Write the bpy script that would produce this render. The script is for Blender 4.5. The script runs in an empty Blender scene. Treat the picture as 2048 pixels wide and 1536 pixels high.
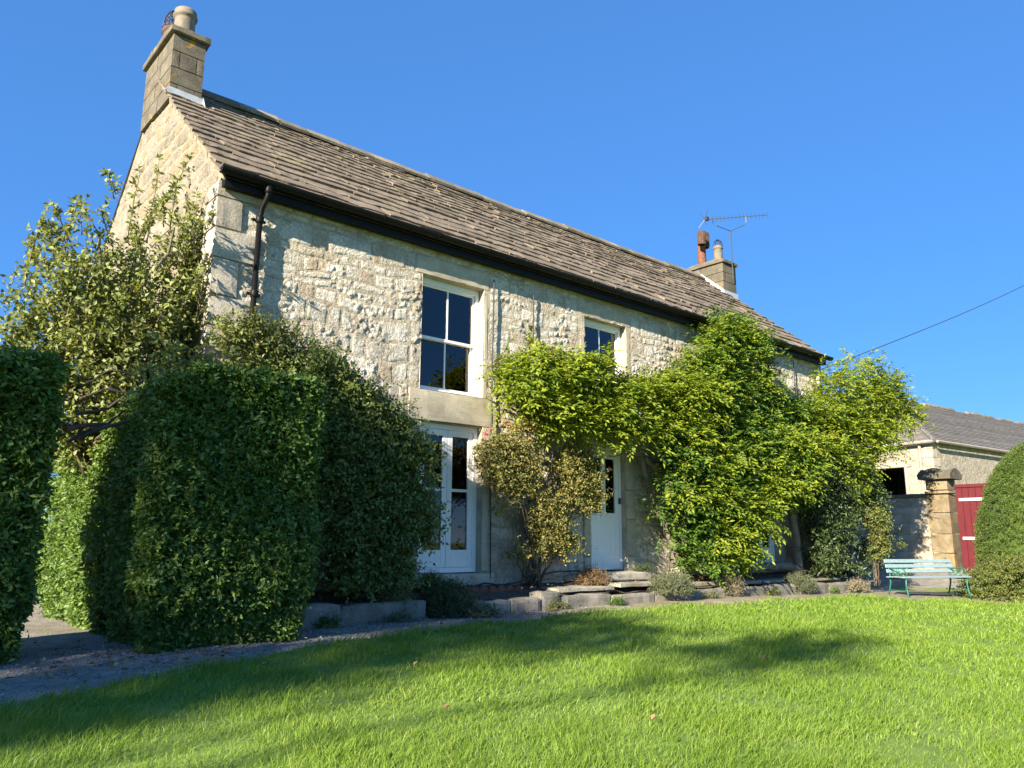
import bpy, bmesh, math
import numpy as np
from mathutils import Vector, Matrix
R = math.radians
rng = np.random.default_rng(7)
scene = bpy.context.scene
col = scene.collection

# ------------------------------------------------------------------ camera, sky, sun, exposure
CAM = np.array([-3.103, -8.954, 1.042])
_f, _pitch, _head, _roll = 1560.0, math.atan(312 / 1560.0), R(48.936), R(0.3)
_h = np.array([math.cos(_head), math.sin(_head), 0]); _z = np.array([0, 0, 1.0])
_r = np.array([_h[1], -_h[0], 0])
_fw = _h * math.cos(_pitch) + _z * math.sin(_pitch)
_u = -_h * math.sin(_pitch) + _z * math.cos(_pitch)
_Rv = _r * math.cos(_roll) + _u * math.sin(_roll)
_Uv = _u * math.cos(_roll) - _r * math.sin(_roll)
cd = bpy.data.cameras.new('camera'); cam = bpy.data.objects.new('camera', cd); col.objects.link(cam)
cd.sensor_width = 36; cd.lens = _f / 2048 * 36; cd.clip_start = 0.05; cd.clip_end = 2000
m = Matrix.Identity(4)
for i in range(3):
    m[i][0] = _Rv[i]; m[i][1] = _Uv[i]; m[i][2] = -_fw[i]; m[i][3] = CAM[i]
cam.matrix_world = m
scene.camera = cam

SUN = Vector((1.0, 0.30, -0.45)).normalized()          # the way the light travels
sun_el = math.asin(-SUN.z)
sd = bpy.data.lights.new('sun', 'SUN'); so = bpy.data.objects.new('sun', sd); col.objects.link(so)
sd.energy = 2.65; sd.angle = R(0.55); sd.color = (1.0, 0.89, 0.71)
so.rotation_euler = SUN.to_track_quat('-Z', 'Y').to_euler(); so.location = (-30, -10, 20)
world = bpy.data.worlds.new('World'); scene.world = world; world.use_nodes = True
wn = world.node_tree.nodes; wl = world.node_tree.links
sky = wn.new('ShaderNodeTexSky'); sky.sky_type = 'NISHITA'; sky.sun_disc = False
sky.sun_elevation = sun_el; sky.sun_rotation = math.atan2(-SUN.x, -SUN.y)
sky.air_density = 0.8; sky.dust_density = 0.0; sky.ozone_density = 10.0; sky.altitude = 3000
bg = wn['Background']; bg.inputs['Strength'].default_value = 0.107
hs_ = wn.new('ShaderNodeHueSaturation'); hs_.inputs['Saturation'].default_value = 1.48; hs_.inputs['Hue'].default_value = .514
gm = wn.new('ShaderNodeGamma'); gm.inputs['Gamma'].default_value = .4; wl.new(sky.outputs['Color'], gm.inputs['Color'])
wl.new(gm.outputs['Color'], hs_.inputs['Color']); wl.new(hs_.outputs['Color'], bg.inputs['Color'])
vs = scene.view_settings
vs.view_transform = 'Standard'; vs.look = 'None'; vs.gamma = 1; vs.exposure = 2.5; vs.use_curve_mapping = False
cy = scene.cycles
cy.use_denoising = True; cy.max_bounces = 6; cy.diffuse_bounces = 4; cy.glossy_bounces = 3
cy.transmission_bounces = 4; cy.transparent_max_bounces = 8; cy.caustics_reflective = False; cy.caustics_refractive = False
cy.sample_clamp_indirect = 6

# ------------------------------------------------------------------ helpers
def link(o, parent=None):
    col.objects.link(o)
    if parent is not None: o.parent = parent
    return o
def empty(name, loc=(0, 0, 0), rz=0, parent=None):
    o = bpy.data.objects.new(name, None); o.location = loc; o.rotation_euler = (0, 0, rz); o.empty_display_size = .2
    return link(o, parent)
def tag(o, label=None, cat=None, group=None, kind=None):
    if label: o['label'] = label
    if cat: o['category'] = cat
    if group: o['group'] = group
    if kind: o['kind'] = kind
    return o
def mesh_np(name, V, F, mat, smooth=False):
    V = np.asarray(V, np.float32); F = np.asarray(F, np.int32); k = F.shape[1]
    me = bpy.data.meshes.new(name)
    me.vertices.add(len(V)); me.vertices.foreach_set('co', V.ravel())
    me.loops.add(F.size); me.loops.foreach_set('vertex_index', F.ravel())
    me.polygons.add(len(F)); me.polygons.foreach_set('loop_start', np.arange(0, F.size, k, dtype=np.int32))
    if smooth: me.polygons.foreach_set('use_smooth', np.ones(len(F), bool))
    me.update(calc_edges=True)
    me.materials.append(mat)
    return me
def mk(name, V, F, mat, parent=None, smooth=False):
    return link(bpy.data.objects.new(name, mesh_np(name, V, F, mat, smooth)), parent)
class MB:                                   # collects simple solids into one mesh
    def __init__(s): s.v = []; s.f = []
    def add(s, v, f):
        n = len(s.v); s.v += [tuple(map(float, p)) for p in v]; s.f += [tuple(i + n for i in q) for q in f]; return s
    def box(s, x0, x1, y0, y1, z0, z1, ch=0.0):
        bm = bmesh.new(); bmesh.ops.create_cube(bm, size=1)
        for v in bm.verts:
            v.co = ((x0 + x1) / 2 + v.co.x * (x1 - x0), (y0 + y1) / 2 + v.co.y * (y1 - y0), (z0 + z1) / 2 + v.co.z * (z1 - z0))
        if ch: bmesh.ops.bevel(bm, geom=bm.edges[:], offset=ch, segments=1, affect='EDGES')
        s.bm(bm); return s
    def bm(s, bm):
        bm.verts.index_update(); s.add([v.co for v in bm.verts], [[v.index for v in f.verts] for f in bm.faces]); bm.free(); return s
    def tube(s, pts, rad, sides=6, cap=True):
        pts = [Vector(p) for p in pts]; n = len(pts)
        rad = [rad] * n if np.isscalar(rad) else rad
        V = []; F = []; prev = None
        for i, p in enumerate(pts):
            d = (pts[min(i + 1, n - 1)] - pts[max(i - 1, 0)]).normalized()
            a = Vector((0, 0, 1)) if abs(d.z) < .9 else Vector((1, 0, 0))
            if prev is None: e1 = d.cross(a).normalized()
            else:
                e1 = prev - d * prev.dot(d); e1 = e1.normalized() if e1.length > 1e-5 else d.cross(a).normalized()
            prev = e1; e2 = d.cross(e1)
            for k in range(sides):
                t = 2 * math.pi * k / sides; V.append(p + (e1 * math.cos(t) + e2 * math.sin(t)) * rad[i])
        for i in range(n - 1):
            for k in range(sides):
                k2 = (k + 1) % sides; F.append((i * sides + k, i * sides + k2, (i + 1) * sides + k2, (i + 1) * sides + k))
        if cap: F.append(tuple(range(sides))[::-1]); F.append(tuple((n - 1) * sides + k for k in range(sides)))
        return s.add(V, F)
    def lathe(s, c, prof, sides=16):
        V = []; F = []; n = len(prof)
        for r, z in prof:
            for k in range(sides):
                t = 2 * math.pi * k / sides; V.append((c[0] + r * math.cos(t), c[1] + r * math.sin(t), c[2] + z))
        for i in range(n - 1):
            for k in range(sides):
                k2 = (k + 1) % sides; F.append((i * sides + k, i * sides + k2, (i + 1) * sides + k2, (i + 1) * sides + k))
        return s.add(V, F)
    def build(s, name, mat, parent=None, smooth=False):
        me = bpy.data.meshes.new(name); me.from_pydata(s.v, [], s.f); me.update()
        if smooth: me.polygons.foreach_set('use_smooth', np.ones(len(me.polygons), bool))
        me.materials.append(mat)
        return link(bpy.data.objects.new(name, me), parent)
def box(name, mat, parent, x0, x1, y0, y1, z0, z1, ch=0.0):
    return MB().box(x0, x1, y0, y1, z0, z1, ch).build(name, mat, parent)

def _hash(i, j, k, seed):
    n = (i.astype(np.int64) * 374761393 + j.astype(np.int64) * 668265263 + k.astype(np.int64) * 2147483647 + seed * 1274126177) & 0xFFFFFFFF
    n = ((n ^ (n >> 13)) * 1274126177) & 0xFFFFFFFF
    n = ((n ^ (n >> 16)) * 2246822519) & 0xFFFFFFFF
    return ((n ^ (n >> 15)) & 0xFFFFFF) / float(0xFFFFFF)
def vnoise(x, y, z=0.0, seed=0):
    x, y, z = np.broadcast_arrays(np.asarray(x, float), np.asarray(y, float), np.asarray(z, float))
    i, j, k = np.floor(x), np.floor(y), np.floor(z); u, v, w = x - i, y - j, z - k
    u = u * u * (3 - 2 * u); v = v * v * (3 - 2 * v); w = w * w * (3 - 2 * w)
    r = 0
    for a in (0, 1):
        for b in (0, 1):
            for c in (0, 1):
                r = r + _hash(i + a, j + b, k + c, seed) * (u if a else 1 - u) * (v if b else 1 - v) * (w if c else 1 - w)
    return r * 2 - 1
def fbm(x, y, z=0.0, seed=0, oct=4):
    r = 0; a = 1
    for o in range(oct):
        r = r + a * vnoise(np.asarray(x) * 2 ** o, np.asarray(y) * 2 ** o, np.asarray(z) * 2 ** o, seed + o * 17); a *= .5
    return r / 1.6
def sstep(a, b, t):
    t = np.clip((t - a) / (b - a), 0, 1); return t * t * (3 - 2 * t)
def nrm(v): return v / np.maximum(np.linalg.norm(v, axis=-1, keepdims=True), 1e-9)
def in_poly(x, z, poly):
    r = np.zeros(np.shape(x), bool); n = len(poly)
    for i in range(n):
        (x1, z1), (x2, z2) = poly[i], poly[(i + 1) % n]
        c = ((z1 > z) != (z2 > z)) & (x < (x2 - x1) * (z - z1) / (z2 - z1 + 1e-12) + x1); r ^= c
    return r
def ground_z(x, y):
    x = np.asarray(x, float); y = np.asarray(y, float)
    g = .1 - .055 * np.clip(-1.3 - y, 0, 25)
    return g - .025 * np.maximum(x - 9, 0) * (1 - sstep(16, 20, x)) + sstep(16, 22, x) * .2

# ------------------------------------------------------------------ materials
def nt_new(name):
    mt = bpy.data.materials.new(name); mt.use_nodes = True; t = mt.node_tree
    return mt, t, t.nodes, t.links, t.nodes['Principled BSDF']
def ramp(n, stops):
    r = n.new('ShaderNodeValToRGB'); e = r.color_ramp.elements
    while len(e) < len(stops): e.new(.5)
    for q, (p, c) in zip(e, stops): q.position = p; q.color = (*c, 1)
    return r
def noise(n, l, vec, scale, detail=4, rough=.6, dist=0):
    t = n.new('ShaderNodeTexNoise'); t.inputs['Scale'].default_value = scale; t.inputs['Detail'].default_value = detail
    t.inputs['Roughness'].default_value = rough; t.inputs['Distortion'].default_value = dist; l.new(vec, t.inputs['Vector']); return t
def mixc(n, l, fac, a, b, mode='MIX'):
    x = n.new('ShaderNodeMix'); x.data_type = 'RGBA'; x.blend_type = mode
    for s, v in ((x.inputs[0], fac), (x.inputs[6], a), (x.inputs[7], b)):
        if isinstance(v, (int, float)): s.default_value = v
        elif isinstance(v, tuple): s.default_value = (*v, 1) if len(v) == 3 else v
        else: l.new(v, s)
    return x.outputs[2]
def math_(n, l, op, a, b=0.0, clamp=False):
    x = n.new('ShaderNodeMath'); x.operation = op; x.use_clamp = clamp
    for s, v in ((x.inputs[0], a), (x.inputs[1], b)):
        if isinstance(v, (int, float)): s.default_value = v
        else: l.new(v, s)
    return x.outputs[0]
def rand01(n, l):
    g = n.new('ShaderNodeNewGeometry'); o = n.new('ShaderNodeObjectInfo')
    return math_(n, l, 'FRACT', math_(n, l, 'ADD', g.outputs['Random Per Island'], o.outputs['Random']))
def surf(name, stops, scale=4, rough=.9, bump=.3, bscale=40, rnd=.25, spots=(), grain=.25, gscale=60, stretch=(1, 1, 1), spec=.3, bdist=.01, odd=()):
    mt, t, n, l, p = nt_new(name)
    geo = n.new('ShaderNodeNewGeometry'); mp = n.new('ShaderNodeMapping'); mp.inputs['Scale'].default_value = stretch
    l.new(geo.outputs['Position'], mp.inputs['Vector']); vec = mp.outputs['Vector']
    c = ramp(n, stops); l.new(noise(n, l, vec, scale, 6, .65, .4).outputs['Fac'], c.inputs['Fac']); c = c.outputs['Color']
    for sc, lo, hi, colr, am in spots:
        s = ramp(n, [(lo, (0, 0, 0)), (hi, (am, am, am))]); l.new(noise(n, l, geo.outputs['Position'], sc, 5, .6, .3).outputs['Fac'], s.inputs['Fac'])
        c = mixc(n, l, s.outputs['Color'], c, colr)
    for thr, colr, am in odd:
        c = mixc(n, l, math_(n, l, 'MULTIPLY', math_(n, l, 'GREATER_THAN', math_(n, l, 'FRACT', math_(n, l, 'MULTIPLY', rand01(n, l), 7.31)), thr), am), c, colr)
    if grain:
        g = ramp(n, [(.3, (1 - grain,) * 3), (.7, (1 + grain,) * 3)]); l.new(noise(n, l, geo.outputs['Position'], gscale, 4, .7).outputs['Fac'], g.inputs['Fac'])
        c = mixc(n, l, 1.0, c, g.outputs['Color'], 'MULTIPLY')
    if rnd:
        v = math_(n, l, 'MULTIPLY_ADD', rand01(n, l), 2 * rnd); v.node.inputs[2].default_value = 1 - rnd
        hs = n.new('ShaderNodeHueSaturation'); l.new(v, hs.inputs['Value']); l.new(c, hs.inputs['Color']); c = hs.outputs['Color']
    l.new(c, p.inputs['Base Color']); p.inputs['Roughness'].default_value = rough; p.inputs['Specular IOR Level'].default_value = spec
    if bump:
        b = n.new('ShaderNodeBump'); b.inputs['Strength'].default_value = bump; b.inputs['Distance'].default_value = bdist
        l.new(noise(n, l, geo.outputs['Position'], bscale, 6, .65).outputs['Fac'], b.inputs['Height']); l.new(b.outputs['Normal'], p.inputs['Normal'])
    return mt
def leafmat(name, stops, trans=.35, rough=.45, spec=.35, patch=.35, pscale=1.3, tmul=(1.5, 1.35, .5)):
    mt, t, n, l, p = nt_new(name)
    geo = n.new('ShaderNodeNewGeometry')
    nz = noise(n, l, geo.outputs['Position'], pscale, 3)
    f = math_(n, l, 'ADD', math_(n, l, 'MULTIPLY', geo.outputs['Random Per Island'], 1 - patch), math_(n, l, 'MULTIPLY', nz.outputs['Fac'], patch))
    c = ramp(n, stops); l.new(f, c.inputs['Fac'])
    l.new(c.outputs['Color'], p.inputs['Base Color']); p.inputs['Roughness'].default_value = rough; p.inputs['Specular IOR Level'].default_value = spec
    tr = n.new('ShaderNodeBsdfTranslucent'); l.new(mixc(n, l, 1.0, c.outputs['Color'], tmul, 'MULTIPLY'), tr.inputs['Color'])
    mx = n.new('ShaderNodeMixShader'); mx.inputs[0].default_value = trans
    l.new(p.outputs[0], mx.inputs[1]); l.new(tr.outputs[0], mx.inputs[2]); l.new(mx.outputs[0], n['Material Output'].inputs['Surface'])
    return mt
def plain(name, c, rough=.5, spec=.5, metal=0, var=.12, vscale=8, bump=0):
    return surf(name, [(.3, tuple(x * (1 - var) for x in c)), (.7, tuple(min(1, x * (1 + var)) for x in c))], vscale, rough, bump, 50, 0, (), .06, 40, spec=spec)

M = {}
M['limewash'] = surf('limewash_rubble', [(.22, (.33, .28, .215)), (.38, (.52, .465, .375)), (.52, (.68, .63, .535)), (.75, (.77, .73, .64))], 3.2, .95, 1.0, 30, .10,
                     [(1.9, .57, .66, (.45, .33, .19), .8), (5, .61, .69, (.24, .21, .17), .75), (9, .66, .71, (.10, .085, .07), .8), (.7, .56, .70, (.30, .29, .26), .5)], .32, 28, bdist=.06, odd=[(.86, (.42, .34, .23), .5), (.95, (.36, .24, .16), .35)])
M['mortar'] = surf('lime_mortar', [(.3, (.36, .30, .215)), (.7, (.60, .53, .41))], 4, .95, 1.0, 24, 0, [(6, .62, .7, (.20, .17, .13), .7)], .3, 40, bdist=.05)
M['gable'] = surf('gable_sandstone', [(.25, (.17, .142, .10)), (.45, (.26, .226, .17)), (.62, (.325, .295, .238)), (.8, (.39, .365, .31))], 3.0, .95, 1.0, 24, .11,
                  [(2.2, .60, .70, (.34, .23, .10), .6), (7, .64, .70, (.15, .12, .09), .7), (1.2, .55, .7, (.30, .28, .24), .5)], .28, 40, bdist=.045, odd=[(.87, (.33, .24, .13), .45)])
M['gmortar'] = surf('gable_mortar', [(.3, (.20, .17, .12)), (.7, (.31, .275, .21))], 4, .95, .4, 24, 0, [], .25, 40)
M['ashlar'] = surf('dressed_sandstone', [(.25, (.30, .26, .19)), (.5, (.42, .37, .28)), (.75, (.52, .47, .37))], 4, .92, .35, 45, .12,
                   [(3, .62, .7, (.24, .21, .16), .6), (14, .66, .72, (.12, .10, .08), .6)], .2, 70)
M['quoin'] = surf('weathered_quoin', [(.25, (.26, .23, .19)), (.5, (.38, .34, .28)), (.75, (.48, .43, .35))], 5, .95, .5, 30, .15,
                  [(2.6, .60, .68, (.30, .16, .10), .55), (10, .64, .70, (.14, .12, .10), .7)], .3, 50, bdist=.015)
M['stack'] = surf('chimney_stone', [(.25, (.08, .07, .052)), (.5, (.135, .118, .087)), (.75, (.20, .178, .135))], 4, .95, .4, 40, .1,
                  [(3.4, .64, .67, (.36, .20, .02), .95), (9, .60, .68, (.12, .11, .09), .6)], .35, 60)
M['slate'] = surf('stone_slate', [(.25, (.115, .09, .066)), (.5, (.18, .145, .106)), (.75, (.26, .213, .16))], 5, .95, .6, 30, .16,
                  [(1.1, .58, .72, (.24, .20, .10), .5), (16, .69, .73, (.33, .30, .25), .6), (20, .66, .71, (.06, .052, .045), .6)], .35, 45, bdist=.012)
M['ridge'] = surf('ridge_stone', [(.25, (.11, .095, .072)), (.5, (.185, .16, .122)), (.75, (.27, .24, .19))], 3, .95, .5, 30, .2,
                  [(3, .58, .66, (.36, .25, .08), .7), (8, .6, .68, (.09, .08, .07), .7)], .35, 40)
M['black'] = plain('black_gutter_paint', (.006, .006, .006), .5, .2)
M['white'] = surf('white_gloss_paint', [(.3, (.80, .79, .77)), (.7, (.87, .86, .84))], 3, .4, .05, 30, 0, [(12, .70, .75, (.45, .42, .36), .5)], .03, 30, spec=.5)
M['cream'] = plain('indoor_white_paint', (.72, .72, .70), .6)
M['room'] = plain('room_wall', (.5, .52, .55), .9)
M['lead'] = plain('lead_flashing', (.42, .45, .50), .5, .5, var=.2)
M['pot'] = surf('buff_clay', [(.3, (.14, .12, .09)), (.7, (.24, .21, .165))], 6, .85, .2, 40, 0, [(3, .62, .7, (.15, .13, .10), .6)], .2, 40)
M['terracotta'] = surf('red_clay', [(.3, (.14, .055, .034)), (.7, (.23, .10, .062))], 8, .85, .25, 40, 0, [(5, .55, .7, (.08, .05, .04), .8)], .25, 40)
M['sooty'] = surf('sooty_clay', [(.3, (.05, .035, .03)), (.7, (.15, .09, .07))], 10, .95, .5, 40, 0)
M['wire'] = plain('dark_wire', (.03, .03, .035), .6)
M['alu'] = plain('dull_aluminium', (.05, .065, .065), .5, .5)
M['concrete'] = surf('old_concrete', [(.25, (.13, .115, .09)), (.5, (.23, .21, .17)), (.75, (.32, .295, .245))], 4, .95, .6, 30, .15,
                     [(3, .58, .66, (.16, .16, .11), .6), (12, .62, .68, (.06, .055, .045), .7)], .3, 50)
M['flag'] = surf('mossy_flagstone', [(.25, (.22, .20, .16)), (.5, (.34, .31, .25)), (.75, (.44, .41, .34))], 3, .95, .5, 40, .1,
                 [(2, .55, .66, (.17, .16, .07), .7), (10, .60, .68, (.07, .06, .05), .8)], .35, 45)
M['soil'] = surf('border_soil', [(.3, (.045, .035, .026)), (.7, (.12, .10, .075))], 8, 1, .8, 50, 0, [(20, .62, .68, (.28, .24, .19), .7)], .4, 60)
M['gravel'] = surf('gravel', [(.25, (.15, .135, .12)), (.5, (.27, .245, .21)), (.75, (.39, .36, .315))], 5, .95, 1.0, 55, 0,
                   [(38, .62, .66, (.45, .43, .40), .8), (60, .60, .64, (.05, .05, .055), .8), (.8, .52, .66, (.20, .17, .085), .6)], .45, 90, bdist=.015)
M['sandpath'] = surf('sandy_trodden_path', [(.25, (.16, .135, .085)), (.5, (.27, .235, .16)), (.75, (.36, .32, .24))], 2.2, .95, .8, 50, 0,
                     [(1.3, .5, .64, (.20, .17, .06), .6), (40, .62, .67, (.42, .39, .33), .7)], .35, 80)
M['pebble'] = surf('pebble', [(.3, (.16, .16, .165)), (.7, (.34, .33, .32))], 3, .9, 0, 40, .5, (), .2, 60)
M['deadleaf'] = leafmat('dead_leaf', [(.1, (.10, .05, .025)), (.5, (.28, .17, .09)), (.9, (.40, .33, .16))], .1, .8, .1)
M['bark'] = surf('brown_bark', [(.3, (.07, .055, .04)), (.7, (.19, .155, .12))], 9, .95, .8, 30, 0, (), .35, 60, stretch=(1, 1, .3))
M['greybark'] = surf('grey_bark', [(.3, (.12, .10, .08)), (.7, (.30, .26, .21))], 9, .95, .8, 30, 0, (), .35, 60, stretch=(1, 1, .3))
M['twig'] = plain('twig', (.10, .075, .05), .9)
M['privet'] = leafmat('privet_leaf', [(.1, (.05, .095, .02)), (.5, (.105, .185, .036)), (.9, (.21, .31, .07)), (.99, (.33, .32, .10))], .3, .45, .35)
M['tree'] = leafmat('gable_tree_leaf', [(.1, (.085, .115, .026)), (.5, (.18, .215, .055)), (.85, (.30, .325, .10)), (.97, (.40, .35, .09))], .3, .5, .35)
M['shrub'] = leafmat('border_shrub_leaf', [(.1, (.06, .09, .02)), (.5, (.115, .165, .034)), (.9, (.22, .26, .06))], .25, .45, .4)
M['rose'] = leafmat('rose_leaf', [(.1, (.07, .09, .025)), (.4, (.14, .165, .04)), (.6, (.27, .24, .065)), (.85, (.43, .335, .115)), (.97, (.34, .16, .075))], .3, .6, .25)
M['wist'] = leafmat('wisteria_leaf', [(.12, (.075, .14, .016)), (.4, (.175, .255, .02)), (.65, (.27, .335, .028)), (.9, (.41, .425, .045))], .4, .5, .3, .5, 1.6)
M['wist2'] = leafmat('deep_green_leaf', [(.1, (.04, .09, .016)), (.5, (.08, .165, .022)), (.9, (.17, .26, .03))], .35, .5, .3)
M['dark'] = leafmat('dark_evergreen_leaf', [(.1, (.028, .05, .018)), (.5, (.055, .09, .026)), (.9, (.11, .15, .04))], .2, .4, .4)
M['yew'] = leafmat('yew_needle', [(.1, (.045, .08, .018)), (.5, (.09, .145, .028)), (.9, (.17, .22, .05))], .25, .55, .25)
M['low'] = leafmat('low_shrub_leaf', [(.1, (.05, .085, .02)), (.5, (.12, .16, .035)), (.85, (.24, .22, .06)), (.97, (.34, .18, .07))], .3, .5, .3)
M['herb'] = leafmat('grey_green_herb', [(.1, (.06, .085, .04)), (.5, (.13, .16, .08)), (.9, (.24, .25, .15))], .2, .7, .2)
M['dryherb'] = leafmat('dry_herb', [(.1, (.12, .10, .06)), (.5, (.26, .23, .15)), (.9, (.42, .38, .27))], .2, .8, .15)
M['grass'] = leafmat('grass_blade', [(.1, (.09, .17, .02)), (.42, (.165, .275, .03)), (.7, (.24, .345, .05)), (.9, (.36, .41, .10)), (1.0, (.50, .46, .22))], .4, .5, .3, .4, .8, (1.3, 1.3, .5))
M['lawn'] = surf('lawn_soil_and_thatch', [(.3, (.10, .17, .03)), (.7, (.19, .27, .05))], 8, 1, .6, 60, 0, (), .4, 70)
M['field'] = surf('far_grass', [(.3, (.13, .18, .05)), (.7, (.24, .28, .09))], .3, 1, .3, 10, 0)
M['green'] = plain('green_iron_paint', (.012, .12, .08), .45, .5, var=.2)
M['slat'] = plain('pale_blue_slat_paint', (.20, .28, .305), .6, .35, var=.14, vscale=14)
M['red'] = plain('red_gate_paint', (.095, .006, .012), .5, .4, var=.2, vscale=5)
M['gwhite'] = plain('gate_white_paint', (.5, .49, .47), .5)
M['pier'] = surf('pier_sandstone', [(.25, (.12, .09, .05)), (.5, (.21, .165, .10)), (.75, (.29, .245, .17))], 3, .95, .4, 30, .15,
                 [(1.6, .58, .66, (.40, .25, .09), .6), (9, .62, .70, (.09, .08, .06), .6)], .3, 40)
M['gwall'] = surf('garden_wall_stone', [(.25, (.26, .22, .15)), (.5, (.42, .37, .28)), (.75, (.54, .49, .39))], 3, .95, .5, 25, .2,
                  [(6, .62, .70, (.14, .12, .09), .6)], .3, 40, bdist=.02)
M['barn'] = surf('barn_rubble', [(.25, (.20, .165, .115)), (.5, (.32, .28, .215)), (.75, (.42, .385, .31))], 5, .95, 1.0, 9, .15, [(7, .62, .68, (.22, .18, .13), .7)], .3, 14, bdist=.05)
M['barnroof'] = surf('grey_slate', [(.25, (.10, .092, .085)), (.5, (.155, .142, .128)), (.75, (.22, .20, .18))], 2, .8, .3, 20, .15, [(.5, .55, .7, (.17, .15, .10), .5)], .3, 12, stretch=(1, 1, 4))
M['dark_in'] = plain('unlit_barn_inside', (.03, .03, .03), .95)
M['timber'] = plain('weathered_timber', (.30, .26, .23), .8, var=.25)
M['petal'] = leafmat('pink_petal', [(.2, (.60, .12, .17)), (.8, (.80, .32, .38))], .3, .6, .2)
M['oldpot'] = plain('purple_band', (.05, .02, .07), .7)
def glassmat():
    mt, t, n, l, p = nt_new('window_glass'); n.remove(p)
    fr = n.new('ShaderNodeFresnel'); fr.inputs['IOR'].default_value = 1.8
    tr = n.new('ShaderNodeBsdfTransparent'); tr.inputs['Color'].default_value = (.86, .9, .9, 1)
    gl = n.new('ShaderNodeBsdfGlossy'); gl.inputs['Roughness'].default_value = .01
    mx = n.new('ShaderNodeMixShader'); l.new(fr.outputs[0], mx.inputs[0]); l.new(tr.outputs[0], mx.inputs[1]); l.new(gl.outputs[0], mx.inputs[2])
    l.new(mx.outputs[0], n['Material Output'].inputs['Surface']); return mt
M['glass'] = glassmat()

# ------------------------------------------------------------------ ground, path, lawn
def sheet(name, mat, xs, ys, off, keep=None, amp=0.0, nf=6):
    X, Y = np.meshgrid(xs, ys, indexing='ij')
    Z = ground_z(X, Y) + off + amp * fbm(X * nf, Y * nf, 0, 5)
    V = np.stack([X, Y, Z], -1).reshape(-1, 3); ny = len(ys)
    i, j = np.meshgrid(np.arange(len(xs) - 1), np.arange(ny - 1), indexing='ij'); a = (i * ny + j).ravel()
    F = np.stack([a, a + ny, a + ny + 1, a + 1], -1)
    if keep is not None:
        c = V[F].mean(1); F = F[keep(c[:, 0], c[:, 1])]
        used = np.unique(F); mp = np.full(len(V), -1); mp[used] = np.arange(len(used)); V = V[used]; F = mp[F]
    return tag(mk(name, V, F, mat, smooth=True), kind='structure')
far = np.array([-400, -200, -100, -60, -40, -30, -24, -18, -14, -11, -9, -7, -5, -3, -1.3, 0, 2, 4, 7, 9, 12, 16, 18, 20, 22, 26, 32, 45, 70, 120, 250, 500.])
sheet('ground', M['field'], far, far, -.03)
EDGE = [(-12, -3.3), (-2.6, -3.15), (-2.13, -3.07), (-1.69, -2.94), (-1.16, -2.75), (-.51, -2.5), (.45, -2.15), (1.22, -2.01), (2.21, -1.85), (3.39, -1.76), (4.89, -1.62),
        (6.42, -1.68), (8.12, -1.82), (9.53, -1.89), (11.5, -1.85), (12.4, -2.2), (13.4, -2.6), (14.5, -3.3), (16, -3.7), (40, -4.2)]
ex, ey = np.array(EDGE).T
def lawn_edge(x): return np.interp(x, ex, ey) + .05 * fbm(np.asarray(x) * 1.7, 0, 0, 3) + .02 * vnoise(np.asarray(x) * 9, 0, 0, 4)
sheet('gravel_path', M['gravel'], np.linspace(-9, 20, 260), np.linspace(-4.2, 7, 110), .0, amp=.012, nf=2.5)
sheet('sandy_path', M['sandpath'], np.linspace(3.0, 17, 170), np.linspace(-3.6, -.75, 40), .004, keep=lambda x, y: (x > 4.3 + .9 * fbm(x * .7, y * 1.5, 0, 9)) & (y < 4), amp=.012, nf=2.5)
lx = np.concatenate([np.linspace(-12, 16, 200), np.linspace(16.5, 40, 20)]); ly = np.concatenate([np.linspace(-24, -10, 20), np.linspace(-9.8, -1.4, 110)])
sheet('lawn', M['lawn'], lx, ly, .03, keep=lambda x, y: y < lawn_edge(x) - .02, amp=.03, nf=1.2)

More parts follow.
